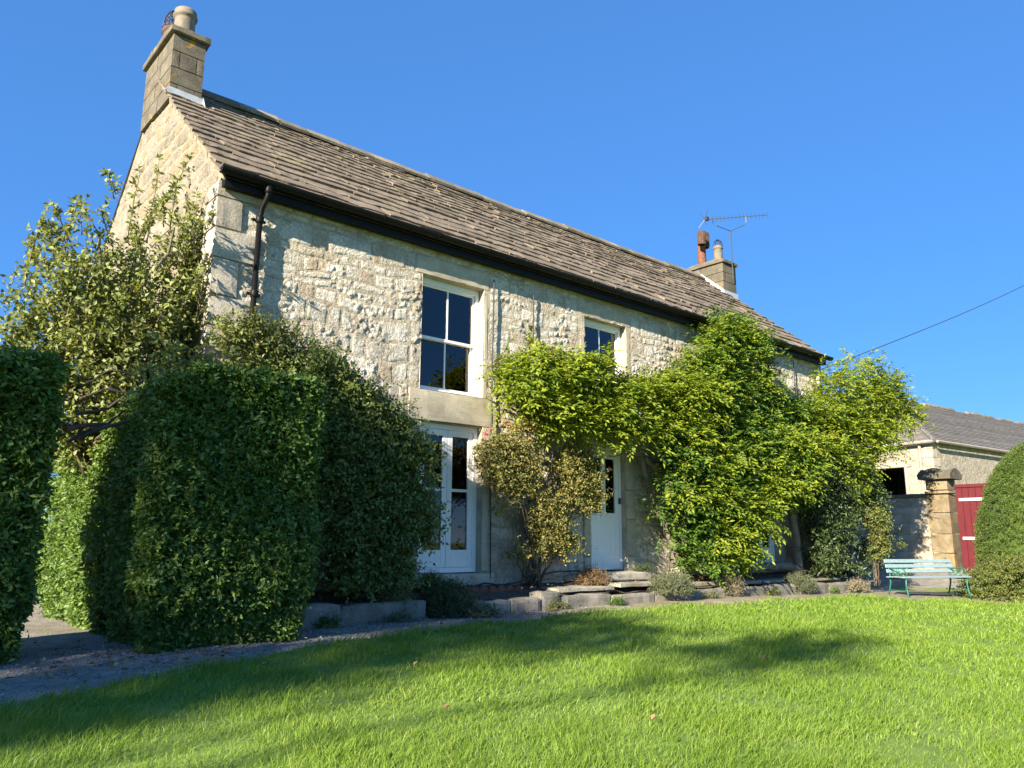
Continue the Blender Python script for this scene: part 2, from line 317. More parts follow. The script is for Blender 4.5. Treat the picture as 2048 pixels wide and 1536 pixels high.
def leaf_tris(B, D, N, L, W, fold=.18, droop=.12):
    """leaf blades: base B, axis D, face normal N -> folded two-triangle blades"""
    S = nrm(np.cross(D, N)); N2 = np.cross(S, D)
    L = L[..., None]; W = W[..., None]
    mid = B + D * L * .45 + N2 * W * fold
    V = np.stack([B, mid + S * W * .5, B + D * L - N2 * L * droop, mid - S * W * .5], -2).reshape(-1, 3)
    n = len(V) // 4; a = np.arange(n) * 4
    return V, np.concatenate([np.stack([a, a + 1, a + 2], -1), np.stack([a, a + 2, a + 3], -1)])
def rdir(n): return nrm(rng.normal(size=(n, 3)))
def sprigs(P, A, length, n, L, W, pinnate=False, droop=.25, ang=1.0, t0=.12, jit=.25, sun=None):
    """stems at P along A carrying n leaves each; returns leaf mesh and stem ribbon mesh"""
    N = len(P); length = np.broadcast_to(length, (N,))
    t = np.linspace(t0, 1, n)[None, :, None]
    up = np.array([0, 0, 1.0]); ref = nrm(np.cross(A, up) + rng.normal(size=(N, 3)) * .15); top = nrm(np.cross(ref, A))
    def pos(t): return P[:, None] + A[:, None] * (t * length[:, None, None]) - up * (droop * length[:, None, None] * t * t)
    Q = pos(t); T = nrm(A[:, None] - up * 2 * droop * t)
    k = np.arange(n)
    if pinnate:
        s = np.where(k % 2 == 0, 1.0, -1.0)[None, :, None]; side = ref[:, None] * s
        D = nrm(T * .55 + side * ang + rng.normal(size=(N, n, 3)) * jit * .6); D[:, -1] = T[:, -1]
        NN = nrm(top[:, None] * .5 + np.array([-.45, -.4, .45]) + rng.normal(size=(N, n, 3)) * (jit + .15))
    else:
        ph = (k * 2.4)[None, :] + rng.uniform(0, 6.28, N)[:, None]
        side = ref[:, None] * np.cos(ph)[..., None] + top[:, None] * np.sin(ph)[..., None]
        D = nrm(T * .5 + side * ang + rng.normal(size=(N, n, 3)) * jit)
        NN = nrm(np.array([-.4, -.3, .5]) + T * .35 + rng.normal(size=D.shape) * .6)
    LL = L * rng.uniform(.7, 1.2, (N, n)); WW = W * rng.uniform(.75, 1.2, (N, n))
    V, F = leaf_tris(Q.reshape(-1, 3), D.reshape(-1, 3), NN.reshape(-1, 3), LL.ravel(), WW.ravel())
    a, b = pos(np.zeros((1, 1, 1)))[:, 0], pos(np.full((1, 1, 1), .55))[:, 0]; c = pos(np.ones((1, 1, 1)))[:, 0]
    w = ref * .003
    SV = np.stack([a - w, a + w, b - w * .8, b + w * .8, c], 1).reshape(-1, 3); i = np.arange(N) * 5
    SF = np.concatenate([np.stack([i, i + 1, i + 3], -1), np.stack([i, i + 3, i + 2], -1), np.stack([i + 2, i + 3, i + 4], -1)])
    return V, F, SV, SF
def join(parts):
    V = []; F = []; o = 0
    for v, f in parts: V.append(v); F.append(f + o); o += len(v)
    return np.concatenate(V), np.concatenate(F)
def foliage(root, parts, mat, name='foliage', stems=True):
    V, F = join([(p[0], p[1]) for p in parts]); o = tag(mk(name, V, F, mat, root), kind='stuff')
    if stems:
        V, F = join([(p[2], p[3]) for p in parts]); tag(mk('twigs', V, F, M['twig'], root), kind='stuff')
    return o
def bend(p0, p1, n=10, wob=.08, sag=0.0, seed=0):
    p0, p1 = np.array(p0, float), np.array(p1, float); t = np.linspace(0, 1, n)[:, None]
    P = p0 + (p1 - p0) * t; L = np.linalg.norm(p1 - p0); e = np.sin(np.pi * t)
    q = np.stack([fbm(t[:, 0] * 3 + seed * 7.1, seed * 3.3 + k * 9.7, 0, 11) for k in range(3)], -1)
    P = P + q * wob * L * np.minimum(1, t * 4) * np.minimum(1, (1 - t) * 4 + .3); P[:, 2] += (sag * L * e)[:, 0]
    return P
def limb(mb, p0, p1, r0, r1, n=10, wob=.08, sag=0.0, seed=0, sides=7):
    P = bend(p0, p1, n, wob, sag, seed); mb.tube(P, list(np.linspace(r0, r1, n)), sides); return P

# grass blades
def grass():
    cx, cyy = CAM[0], CAM[1]
    Ps = []; Hs = []; Ws = []
    for d0, d1, dens, w in ((1.6, 3.6, 12000, .0030), (3.6, 5.5, 7000, .0040), (5.5, 8, 3600, .0060), (8, 12, 1700, .010), (12, 19, 800, .016)):
        a0, a1 = R(48.9 - 43), R(48.9 + 43); n = int(.5 * (a1 - a0) * (d1 ** 2 - d0 ** 2) * dens)
        d = np.sqrt(rng.uniform(d0 ** 2, d1 ** 2, n)); a = rng.uniform(a0, a1, n)
        x = cx + d * np.cos(a); y = cyy + d * np.sin(a)
        tuft = fbm(x * 2.2, y * 2.2, 0, 31)
        k = (y < lawn_edge(x) + .015) & (rng.uniform(0, 1, n) < .75 + .5 * tuft); x = x[k]; y = y[k]; tuft = tuft[k]
        h = (.058 + .03 * tuft) * rng.uniform(.55, 1.35, len(x)); tall = rng.uniform(0, 1, len(x)) < .012; h[tall] *= 1.8
        edge = np.exp(-(lawn_edge(x) - y) / .12); h *= 1 + .35 * edge
        Ps.append(np.stack([x, y, ground_z(x, y) + .03 + .03 * fbm(x * 1.2, y * 1.2, 0, 5) - .012], -1)); Hs.append(h); Ws.append(np.full(len(x), w))
    P = np.concatenate(Ps); H = np.concatenate(Hs); W = np.concatenate(Ws); n = len(P)
    az = rng.uniform(0, 6.283, n); S = np.stack([np.cos(az), np.sin(az), 0 * az], -1)
    lx_ = fbm(P[:, 0] * .9, P[:, 1] * .9, 0, 41); ly_ = fbm(P[:, 0] * .9, P[:, 1] * .9, 0, 47)
    lean = np.stack([.35 * lx_ + .25, .35 * ly_, 0 * lx_], -1) + np.concatenate([rng.normal(size=(n, 2)) * .42, np.zeros((n, 1))], 1)
    up = np.array([0, 0, 1.0]); w = W[:, None] * rng.uniform(.7, 1.3, (n, 1)); h = H[:, None]
    p1 = P + up * h * .55 + lean * h * .35; p2 = P + up * h * .92 + lean * h * 1.05
    V = np.stack([P - S * w * .5, P + S * w * .5, p1 - S * w * .42, p1 + S * w * .42, p2], 1).reshape(-1, 3); i = np.arange(n) * 5
    F = np.concatenate([np.stack([i, i + 1, i + 3], -1), np.stack([i, i + 3, i + 2], -1), np.stack([i + 2, i + 3, i + 4], -1)])
    o = mk('grass', V, F, M['grass']); tag(o, 'shaggy bright green lawn grass in front of the house', 'grass', kind='stuff')
    return n
NG = grass()

# pebbles and dead leaves on the path
def pebbles():
    n = 9000
    x = rng.uniform(-2.6, 6, n); y = lawn_edge(x) + rng.uniform(-.06, 1, n) ** 1.3 * 1.9
    s = rng.uniform(.004, .011, n) * (1 + (rng.uniform(0, 1, n) < .06) * 1.2)
    base = nrm(np.array([[1, 0, .1], [.3, 1, 0], [-1, .4, 0], [-.2, -1, .1], [0, 0, 1], [.1, .1, -1]], float))
    fc = np.array([[0, 1, 4], [1, 2, 4], [2, 3, 4], [3, 0, 4], [1, 0, 5], [2, 1, 5], [3, 2, 5], [0, 3, 5]])
    B = base[None] * s[:, None, None] * rng.uniform(.6, 1.5, (n, 6, 3)) * np.array([1, 1, .6])
    a = rng.uniform(0, 6.28, n); c, q = np.cos(a)[:, None], np.sin(a)[:, None]
    B = np.stack([B[..., 0] * c - B[..., 1] * q, B[..., 0] * q + B[..., 1] * c, B[..., 2]], -1)
    V = B + np.stack([x, y, ground_z(x, y) + .012 * fbm(x * 2.5, y * 2.5, 0, 5) + .002], -1)[:, None]
    F = (fc[None] + (np.arange(n) * 6)[:, None, None]).reshape(-1, 3)
    tag(mk('pebbles', V.reshape(-1, 3), F, M['pebble']), 'loose grey pebbles on the gravel path', 'gravel', kind='stuff')
    n = 520
    x = np.concatenate([rng.normal(-.75, .55, 260), rng.uniform(.6, 4.6, 180), rng.uniform(-2.3, 1, 80)])
    y = np.concatenate([rng.normal(-1.75, .5, 260), rng.uniform(-1.6, -.95, 180), rng.uniform(-2.6, -1.6, 80)])
    k = y > lawn_edge(x) + .05; x, y = x[k], y[k]; n = len(x)
    B = np.stack([x, y, ground_z(x, y) + .016 + .01 * rng.uniform(0, 1, n)], -1); a = rng.uniform(0, 6.28, n)
    D = nrm(np.stack([np.cos(a), np.sin(a), rng.uniform(-.1, .35, n)], -1)); NN = nrm(np.stack([0 * a, 0 * a, 0 * a + 1], -1) + rng.normal(size=(n, 3)) * .3)
    V, F = leaf_tris(B, D, NN, rng.uniform(.03, .065, n), rng.uniform(.02, .04, n), .3, -.1)
    tag(mk('leaf_litter', V, F, M['deadleaf']), 'brown and yellow fallen leaves scattered along the gravel path', 'leaf litter', kind='stuff')
pebbles()

# ------------------------------------------------------------------ the house
house = tag(empty('farmhouse', (0, 0, .1)), 'long two-storey stone farmhouse with stone slate roof and white windows', 'house')
HX = 14.57; RY = 3.1; EZ = 5.53; SL = .855; DEPTH = 6.2
def roof_z(y): return EZ + SL * (y if y <= RY else 2 * RY - y)
house_off = Vector((0, 0, -.1))
def hp(o):                                     # keep world coordinates under the house empty
    o.location = house_off; return o
OPEN = [(2.98, 4.12, 3.12, 4.82), (6.34, 7.42, 3.12, 4.84), (3.02, 4.12, .58, 2.68), (6.42, 7.30, .45, 2.62), (11.15, 12.2, .6, 2.66)]
SOLID = OPEN + [(2.86, 4.22, 4.80, 5.10), (2.80, 4.28, 2.66, 3.14), (4.12, 4.22, 3.1, 4.82), (6.18, 7.56, 4.82, 5.14), (6.18, 6.34, 3.1, 4.84), (7.42, 7.56, 3.1, 4.84),
                (6.25, 6.42, .4, 2.62), (7.30, 7.52, .4, 2.62), (6.2, 7.6, 2.6, 2.86), (4.12, 4.26, .58, 2.68), (2.95, 4.3, .38, .6), (0, .3, .1, 5.3), (11.0, 12.4, 2.64, 2.9), (12.2, 12.4, .5, 2.66)]
def lump(u, v, seed=0, amp=1.0):
    a = .014 * fbm(u * .9, v * .9, seed, 51, 2)
    b = 1 - 2 * np.abs(fbm(u * 7.5, v * 8.5, seed + 3, 61, 2)); c = fbm(u * 15, v * 16, seed + 5, 71, 3); d_ = np.clip(fbm(u * 3.1, v * 3.4, seed + 7, 77, 2) * 2 + .6, .25, 1.3)
    return a + amp * d_ * (.004 * b + .013 * c + .012 * vnoise(u * 31, v * 32, seed, 99))
def wall_grid(u0, u1, v0, v1, step, keep, place, amp, seed):
    us = np.arange(u0, u1 + step * .5, step); vv = np.arange(v0, v1 + step * .5, step)
    U, Vv = np.meshgrid(us, vv, indexing='ij'); Hh = lump(U, Vv, seed, amp) - .004
    V = place(U.ravel(), Vv.ravel(), Hh.ravel()); nv = len(vv)
    i, j = np.meshgrid(np.arange(len(us) - 1), np.arange(nv - 1), indexing='ij'); a = (i * nv + j).ravel()
    F = np.stack([a, a + nv, a + nv + 1, a + 1], -1)
    cu, cv = (U.ravel()[F]).mean(1), (Vv.ravel()[F]).mean(1); F = F[keep(cu, cv)]
    return V, F
def stones(u0, u1, v0, v1, free, hmin, hmax, wmin, wmax, place, step, amp, seed, proud=.012, warp=lambda u, v: 1.0):
    out = []; v = v0; r = np.random.default_rng(seed)
    while v < v1 - .06:
        h = min(r.uniform(hmin, hmax), v1 - v)
        for a, b in free(v, v + h):
            u = a
            while u < b - .04:
                w = r.uniform(wmin, wmax) * (1.25 if h > (hmin + hmax) / 2 else .9)
                if b - (u + w) < wmin * .6: w = b - u
                w = min(w, b - u); g = .007
                nu = max(3, int(w / step)); nv = max(3, int(h / step))
                s = np.linspace(0, 1, nu + 1); t = np.linspace(0, 1, nv + 1)
                S, T = np.meshgrid(s, t, indexing='ij')
                U = u + g + S * (w - 2 * g); Vv = v + g + T * (h - 2 * g)
                wq = warp(U, Vv); U = U + wq * (.05 * fbm(U * 1.6 + 5, Vv * 2, seed, 81, 3)); Vv = Vv + wq * (.12 * fbm(U * 1.3, Vv * 1.7 + 9, seed, 87, 3))
                e = np.minimum(np.minimum(S * w, (1 - S) * w), np.minimum(T * h, (1 - T) * h))
                dome = np.clip(e / .035, 0, 1) ** .5
                tilt = r.normal() * .012 * (S - .5) + r.normal() * .010 * (T - .5)
                H = lump(U, Vv, 1.0, amp) + (proud + r.uniform(-.003, .004)) * dome - .010 * (1 - dome) + .4 * tilt * dome
                V = place(U.ravel(), Vv.ravel(), H.ravel())
                i, j = np.meshgrid(np.arange(nu), np.arange(nv), indexing='ij'); q = (i * (nv + 1) + j).ravel()
                F = np.stack([q, q + nv + 1, q + nv + 2, q + 1], -1)
                out.append((V, F, u + w / 2, v + h / 2, w * h)); u += w
        v += h
    return out
def fwarp(u, v):
    d_ = np.full(np.shape(u), 9.0)
    for a, b, c, e in SOLID:
        dx = np.maximum(np.maximum(a - u, u - b), 0); dz = np.maximum(np.maximum(c - v, v - e), 0); d_ = np.minimum(d_, np.hypot(dx, dz))
    return np.clip(d_ / .2, .1, 1)
def front(u, v, h): return np.stack([u, -h, v], -1)
def front_free(v0, v1):
    iv = [(.3, HX - .02)]
    for a, b, c, d in SOLID:
        if d > v0 + .03 and c < v1 - .03:
            nv = []
            for p, q in iv:
                if b <= p or a >= q: nv.append((p, q)); continue
                if a - p > .05: nv.append((p, a))
                if q - b > .05: nv.append((b, q))
            iv = nv
    return iv
def solid_mask(u, v):
    m_ = np.ones(len(u), bool)
    for a, b, c, d in OPEN: m_ &= ~((u > a - .01) & (u < b + .01) & (v > c - .01) & (v < d + .01))
    return m_
def emit_stones(st, score, nobj, parent, mat, name='stone'):
    order = sorted(range(len(st)), key=lambda i: -score(st[i]))
    for i in order[:nobj]:
        V, F = st[i][:2]; o = mk(name, V, F, mat, parent, True)
    rest = [st[i] for i in order[nobj:]]
    if rest:
        V, F = join([(s[0], s[1]) for s in rest]); tag(mk('more_stones', V, F, mat, parent, True), kind='stuff')
V, F = wall_grid(0.0, HX, .05, 5.32, .042, solid_mask, front, 1.0, 1.0)
fw_ = hp(mk('front_wall', V, F, M['mortar'], house, True))
fs = stones(.3, HX, .08, 5.3, front_free, .11, .32, .14, .55, front, .019, 1.0, 3, .001, fwarp)
def fscore(s):
    x, z = s[2], s[3]
    lim = 3.3 if x < 1.4 else 2.75 if x < 4.4 else 3.7 if x < 6.3 else 4.2 if x < 8.5 else 9 if x < 11.6 else 4.2 if x < 14 else 4.8
    d2 = (x - CAM[0]) ** 2 + CAM[1] ** 2
    vis = 1 if z > lim or (4.9 < x < 6.5 and z < 1.2) or (7.3 < x < 8 and z < 1.1) else .01
    return vis * s[4] / d2
emit_stones(fs, fscore, 190, fw_, M['limewash'])

def gside(u, v, h): return np.stack([-h, u, v], -1)
def gprof(u, v): return (v < EZ - .03 + SL * np.minimum(u, 2 * RY - u)) & (u < DEPTH)
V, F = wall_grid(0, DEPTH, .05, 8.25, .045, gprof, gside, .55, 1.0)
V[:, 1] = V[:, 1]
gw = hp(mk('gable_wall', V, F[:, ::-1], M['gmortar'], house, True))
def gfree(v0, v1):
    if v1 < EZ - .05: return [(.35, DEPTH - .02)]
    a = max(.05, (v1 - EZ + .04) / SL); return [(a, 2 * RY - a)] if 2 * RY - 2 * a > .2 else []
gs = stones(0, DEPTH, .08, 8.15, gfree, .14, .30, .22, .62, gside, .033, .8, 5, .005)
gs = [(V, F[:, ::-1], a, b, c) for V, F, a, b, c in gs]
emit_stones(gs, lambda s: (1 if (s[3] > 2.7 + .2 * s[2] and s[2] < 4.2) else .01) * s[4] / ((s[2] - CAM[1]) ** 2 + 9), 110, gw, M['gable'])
# the two walls nobody sees from here, closing it; rear openings added to light upper rooms
MB().add([(HX, 0, .05), (HX, DEPTH, .05), (HX, DEPTH, EZ), (HX, RY, roof_z(RY) - .05), (HX, 0, EZ - .05)], [(0, 1, 2, 3, 4)]).build('gable_wall', M['gwall'], house).location = house_off
mb = MB(); xs_ = [0, 2.68, 4.32, 6.04, 7.62, HX]
for i in range(5):
    if i % 2 == 0: mb.box(xs_[i], xs_[i + 1], DEPTH - .02, DEPTH, .05, EZ)
    else: mb.box(xs_[i], xs_[i + 1], DEPTH - .02, DEPTH, .05, 3.2).box(xs_[i], xs_[i + 1], DEPTH - .02, DEPTH, 4.8, EZ)
hp(mb.build('back_wall', M['gwall'], house))

def rough_box(name, mat, parent, x0, x1, y0, y1, z0, z1, ch=.012, jit=.006, cuts=2, seed=0):
    bm = bmesh.new(); bmesh.ops.create_cube(bm, size=1)
    bmesh.ops.subdivide_edges(bm, edges=bm.edges[:], cuts=cuts, use_grid_fill=True)
    for v in bm.verts:
        p = np.array([(x0 + x1) / 2 + v.co.x * (x1 - x0), (y0 + y1) / 2 + v.co.y * (y1 - y0), (z0 + z1) / 2 + v.co.z * (z1 - z0)])
        k = sum(abs(abs(c) - .5) < 1e-4 for c in v.co); c0 = np.array([(x0 + x1) / 2, (y0 + y1) / 2, (z0 + z1) / 2])
        if k >= 2: p = p + np.sign(c0 - p) * np.array([abs(abs(c) - .5) < 1e-4 for c in v.co]) * ch * .6
        q = np.array([float(vnoise(p[0] * 6 + s * 13.1, p[1] * 6, p[2] * 6 + s, 91 + seed)) for s in range(3)])
        v.co = Vector(p + q * jit)
    o = MB().bm(bm).build(name, mat, parent); o.location = house_off if parent is house else (0, 0, 0); return o
z = .4; k = 0
rq = np.random.default_rng(4)
while z < 5.25:
    h = min(rq.uniform(.30, .46), 5.3 - z); a, b = ((.30, .62) if k % 2 else (.52, .36)); a *= rq.uniform(.9, 1.12); b *= rq.uniform(.9, 1.1)
    rough_box('quoin', M['quoin'], house, -.035, a, -.035, b, z + .004, z + h - .004, .012, .007, 3, k); z += h; k += 1
for nm, mt, a in (('lintel', 'ashlar', (2.87, 4.21, -.010, .14, 4.82, 5.09)), ('lintel', 'ashlar', (2.80, 4.28, -.016, .14, 2.685, 3.12)), ('lintel', 'ashlar', (6.19, 7.55, -.010, .14, 4.845, 5.13)),
                  ('lintel', 'ashlar', (6.2, 7.58, -.02, .14, 2.625, 2.86)), ('lintel', 'ashlar', (11.0, 12.4, -.02, .14, 2.665, 2.9)),
                  ('jamb', 'ashlar', (4.122, 4.20, -.005, .15, 3.122, 4.818)), ('jamb', 'ashlar', (6.21, 6.338, -.006, .15, 3.122, 4.843)), ('jamb', 'ashlar', (7.422, 7.53, -.006, .15, 3.122, 4.843)),
                  ('jamb', 'ashlar', (4.122, 4.27, -.015, .15, .6, 2.683)), ('sill', 'ashlar', (6.2, 7.56, -.05, .15, 2.98, 3.12)), ('sill', 'ashlar', (2.93, 4.34, -.07, .15, .40, .578)),
                  ('sill', 'ashlar', (11.05, 12.3, -.06, .15, .42, .6)), ('jamb', 'quoin', (12.202, 12.42, -.03, .15, .602, 2.66)),
                  ('jamb', 'ashlar', (11.0, 11.148, -.02, .15, .602, 2.66))):
    rough_box(nm, M[mt], house, *a, .012, .007, 4, 5)
for x0, x1 in ((6.25, 6.418), (7.302, 7.54)):
    z = .42
    for h in (.36, .62, .5, .71): rough_box('jamb', M['ashlar'], house, x0, x1, -.03, .16, z + .003, z + h - .003, .012, .006, 3, int(z * 10)); z += h
for x0, x1, z0, z1 in ((4.6, 5.15, .2, .46), (5.18, 5.75, .2, .44), (5.78, 6.2, .2, .5)):       # footing stones at the wall foot
    rough_box('footing_stone', M['ashlar'], house, x0, x1, -.09, .02, z0, z1, .03, .012, 3, int(x0 * 7))

# roof: base, stone slates, ridge
roof = MB()
for y0, y1 in ((-.19, RY), (RY, 2 * RY + .19)):
    pts = [(-.02, y0), (HX + .02, y0), (HX + .02, y1), (-.02, y1)]
    roof.add([(x, y, roof_z(y) - .10) for x, y in pts], [(0, 1, 2, 3)])
roof = hp(roof.build('roof', M['slate'], house))
sn = np.array([0, -math.sin(math.atan(SL)), math.cos(math.atan(SL))]); sv = np.array([0, math.cos(math.atan(SL)), math.sin(math.atan(SL))])
SLEN = (RY + .22) / sv[1]
def sagf(x, s): return -.045 * np.sin(np.pi * np.clip(x / HX, 0, 1)) * s / SLEN + .022 * fbm(x * .55, s * 1.1, 0, 21, 3)
def slate_mesh(x0, x1, s0, g, th, r, lift):
    nx = 4; u = np.linspace(0, 1, nx + 1); x = x0 + u * (x1 - x0); L = g * 1.7
    lo = s0 + r.normal(size=nx + 1) * .014 + (r.uniform(-.012, .012)); up_ = np.full(nx + 1, s0 + L)
    zt = lift + th + r.normal(size=nx + 1) * .004; V = []
    for row, (ss, hh) in enumerate(((lo, zt - th), (lo - .004, zt), (lo + .02, zt + .004), (up_, zt * 0 + th * .45))):
        for i in range(nx + 1):
            p = np.array([x[i], -.22, EZ - SL * .22]) + sv * ss[i] + sn * (hh[i] - .055 + float(sagf(x[i], ss[i]))); V.append(p)
    F = []; n = nx + 1
    for row in range(3):
        for i in range(nx): F.append((row * n + i, row * n + i + 1, (row + 1) * n + i + 1, (row + 1) * n + i))
    F += [(0, n, 2 * n, 3 * n), (n - 1, 4 * n - 1, 3 * n - 1, 2 * n - 1)]
    return V, F
rs = np.random.default_rng(11); slates = []; s = -.02; c = 0
while s < SLEN - .12:
    g = .325 - .13 * s / SLEN; x = -.06 + rs.uniform(-.05, .0); base_l = .016
    while x < HX + .02:
        w = rs.uniform(.32, .8) * (1.05 - .3 * s / SLEN); x1 = min(x + w, HX + .09 + rs.uniform(-.03, .03))
        if x1 - x > .08: slates.append((*slate_mesh(x + .004, x1 - .004, s, g, rs.uniform(.032, .05), rs, base_l + rs.uniform(0, .012)), x, s, w * g))
        x += w
    s += g; c += 1
def tscore(t):
    p = np.array([t[2], -.2, EZ]) + sv * t[3]; return t[4] / np.sum((p - CAM) ** 2)
slates.sort(key=lambda t: -tscore(t))
for V, F, *_ in slates[:300]:
    me = bpy.data.meshes.new('slate'); me.from_pydata([tuple(p) for p in V], [], F); me.materials.append(M['slate']); link(bpy.data.objects.new('slate', me), roof)
mb = MB()
for V, F, *_ in slates[300:]: mb.add(V, F)
tag(mb.build('more_slates', M['slate'], roof), kind='stuff')
x = .5
while x < 14.15:
    w = rs.uniform(.5, .75); zt = roof_z(RY) + float(sagf(x, SLEN)) + rs.uniform(-.012, .012)
    V = []; 
    for xx in (x + .004, min(x + w, 14.2) - .004):
        for dy, dz in ((-.20, -.155), (-.215, -.115), (-.05, .04), (.05, .04), (.215, -.115), (.2, -.155)): V.append((xx, RY + dy, zt + dz + .012 + rs.normal() * .004))
    MB().add(V, [(i, i + 1, i + 7, i + 6) for i in range(5)] + [(0, 1, 2, 3, 4, 5), (11, 10, 9, 8, 7, 6)]).build('ridge_tile', M['ridge'], roof); x += w
# mortar fillet up the left verge
for k in range(16):
    y0 = -.15 + k * .155; y1 = y0 + .155
    if y1 > 2.4: break
    a = [( -.03 + rs.normal() * .006, y, roof_z(y) + d + rs.normal() * .006) for y in (y0 + .003, y1) for d in (-.16, -.06)]
    b = [(.03, y, roof_z(y) + d) for y in (y0 + .003, y1) for d in (-.16, -.06)]
    MB().add(a + b, [(0, 1, 3, 2), (4, 6, 7, 5), (1, 5, 7, 3), (0, 2, 6, 4), (0, 4, 5, 1), (2, 3, 7, 6)]).build('verge_mortar', M['gmortar'], roof)

# gutter, fascia, downpipe
box('fascia', M['black'], house, .0, HX - .02, -.15, -.045, 5.19, 5.33).location = house_off
def halfround(x0, x1, y, z, r, nm, parent, mat):
    V = []; F = []; n = 10
    for xx in (x0, x1):
        for rr in (r, r - .006):
            for i in range(n + 1): t = math.pi * i / n; V.append((xx, y - rr * math.cos(t), z - rr * math.sin(t)))
    q = n + 1
    for i in range(n): F += [(i, i + 1, 2 * q + i + 1, 2 * q + i), (q + i, 3 * q + i, 3 * q + i + 1, q + i + 1)]
    F += [(0, 2 * q, 3 * q, q), (n, q + n, 3 * q + n, 2 * q + n), tuple(range(q)), tuple(range(3 * q - 1, 2 * q - 1, -1))]
    return MB().add(V, F).build(nm, mat, parent)
gut = hp(halfround(-.09, HX + .06, -.235, 5.36, .075, 'gutter', house, M['black']))
for x in list(np.arange(.25, 14.5, .93)): halfround(x, x + .035, -.235, 5.362, .083, 'gutter_bracket', gut, M['black'])
dp = MB().tube([(.51, -.235, 5.30), (.51, -.235, 5.22), (.508, -.215, 5.16), (.49, -.12, 5.05), (.485, -.085, 4.95), (.485, -.08, 4.86)], .034, 12).tube([(.485, -.08, 4.9), (.46, -.08, .45)], .035, 12)
dp = hp(dp.build('downpipe', M['black'], house, True))
for z in (5.25, 4.9, 3.95, 2.6):
    cx_ = .51 if z > 5.1 else .485; cy_ = -.235 if z > 5.1 else -.08
    MB().tube([(cx_ - .0, cy_, z - .045), (cx_, cy_, z - .035), (cx_, cy_, z + .035), (cx_, cy_, z + .045)], [.043, .05, .05, .043], 12).build('pipe_collar', M['black'], dp, True)
    if z < 5.1: MB().box(cx_ - .09, cx_ + .09, -.055, -.03, z - .018, z + .018, .004).build('pipe_bracket', M['black'], dp)
for x, z0, z1 in ((4.255, 2.2, 5.0), (5.09, 3.3, 4.93)):
    hp(MB().tube(bend((x, -.05, z0), (x + .02, -.05, z1), 8, .004, 0, int(x)), .012, 6).build('cable_conduit', M['alu'], house))
hp(MB().tube(bend((4.25, -.06, .5), (4.27, -.045, 2.9), 10, .01, 0, 4), .011, 6).build('cable', M['wire'], house))
hp(MB().tube([(13.2, -.05, 5.1), (13.22, -.05, 4.2), (13.2, -.05, 3.6)], .012, 6).build('cable', M['wire'], house))

# chimneys
def stack(nm, x0, x1, y0, y1, z0, z1, cap, caph, courses):
    root = empty(nm, (0, 0, 0), parent=house); root.location = house_off
    zs = np.linspace(z0, z1, courses + 1)
    for k in range(courses):
        a, b = zs[k] + .004, zs[k + 1] - .004; nb = 1 if k % 2 else 1
        cut = [x0, x1] if k % 2 == (courses - 1) % 2 else [x0, x0 + .24 * (x1 - x0), x0 + .76 * (x1 - x0), x1]
        for i in range(len(cut) - 1):
            ym = y0 + .4 * (y1 - y0) + (.2 if k % 2 else 0)
            rough_box('block', M['stack'], root, cut[i] + .003, cut[i + 1] - .003, y0, ym - .003, a, b, .006, .003, 2, k)
        rough_box('block', M['stack'], root, x0, x1, ym + .003, y1, a, b, .006, .003, 2, k + 7)
    rough_box('cap', M['stack'], root, x0 - cap, x1 + cap, y0 - cap, y1 + cap, z1 + .002, z1 + caph, .02, .008, 5, 3)
    return root
c1 = stack('chimney', -.06, .43, 2.36, 3.70, 7.45, 8.54, .06, .125, 4)
def pot(root, c, r, h, mat, nm='chimney_pot'):
    return MB().lathe(c, [(r * 1.02, 0), (r * .98, h * .7), (r * 1.0, h * .76), (r * 1.16, h * .78), (r * 1.18, h * .84), (r * 1.05, h * .87), (r * 1.08, h * .97), (r * .98, h), (r * .8, h), (r * .75, h * .5)], 20).build(nm, mat, root, True)
pot(c1, (.20, 2.78, 8.655), .155, .60, M['pot']); pot(c1, (.18, 3.30, 8.655), .15, .58, M['sooty'])
def cage(root, c, r, h, rings=4, ribs=10, w=.006, nm='bird_guard'):
    mb = MB()
    for k in range(ribs // 2):
        a = math.pi * k / (ribs // 2)
        mb.tube([(c[0] + r * math.cos(t) * math.cos(a), c[1] + r * math.cos(t) * math.sin(a), c[2] + h * math.sin(t)) for t in np.linspace(0, math.pi, 13)], w, 4)
    for t in np.linspace(0, 1.25, rings):
        rr = r * math.cos(t); mb.tube([(c[0] + rr * math.cos(a), c[1] + rr * math.sin(a), c[2] + h * math.sin(t)) for a in np.linspace(0, 2 * math.pi, 17)], w, 4)
    return mb.build(nm, M['wire'], root)
cage(c1, (.18, 3.30, 9.2), .165, .34, 7, 16, .006)
fl = MB(); yb = 2.33
fl.add([(-.09, yb, 7.46), (.46, yb, 7.46), (.46, yb, 7.62), (-.09, yb, 7.64), (-.09, yb - .2, 7.37), (.47, yb - .2, 7.37)], [(0, 1, 2, 3), (4, 5, 1, 0)])
fl.add([(.445, 2.2, 7.42), (.445, 3.1, 8.2), (.445, 3.1, 8.32), (.445, 2.32, 7.62)], [(0, 1, 2, 3)])
fl.build('lead_flashing', M['lead'], c1)
c2 = stack('chimney', 14.30, 14.92, 2.40, 3.72, 7.40, 8.42, .05, .11, 4)
MB().add([(14.29, 2.37, 7.44), (14.92, 2.37, 7.44), (14.92, 2.37, 7.64), (14.29, 2.37, 7.64), (14.28, 2.37, 7.44), (14.28, 3.1, 8.1), (14.28, 3.1, 8.28), (14.28, 2.37, 7.64)], [(0, 1, 2, 3), (4, 7, 6, 5)]).build('lead_flashing', M['lead'], c2)
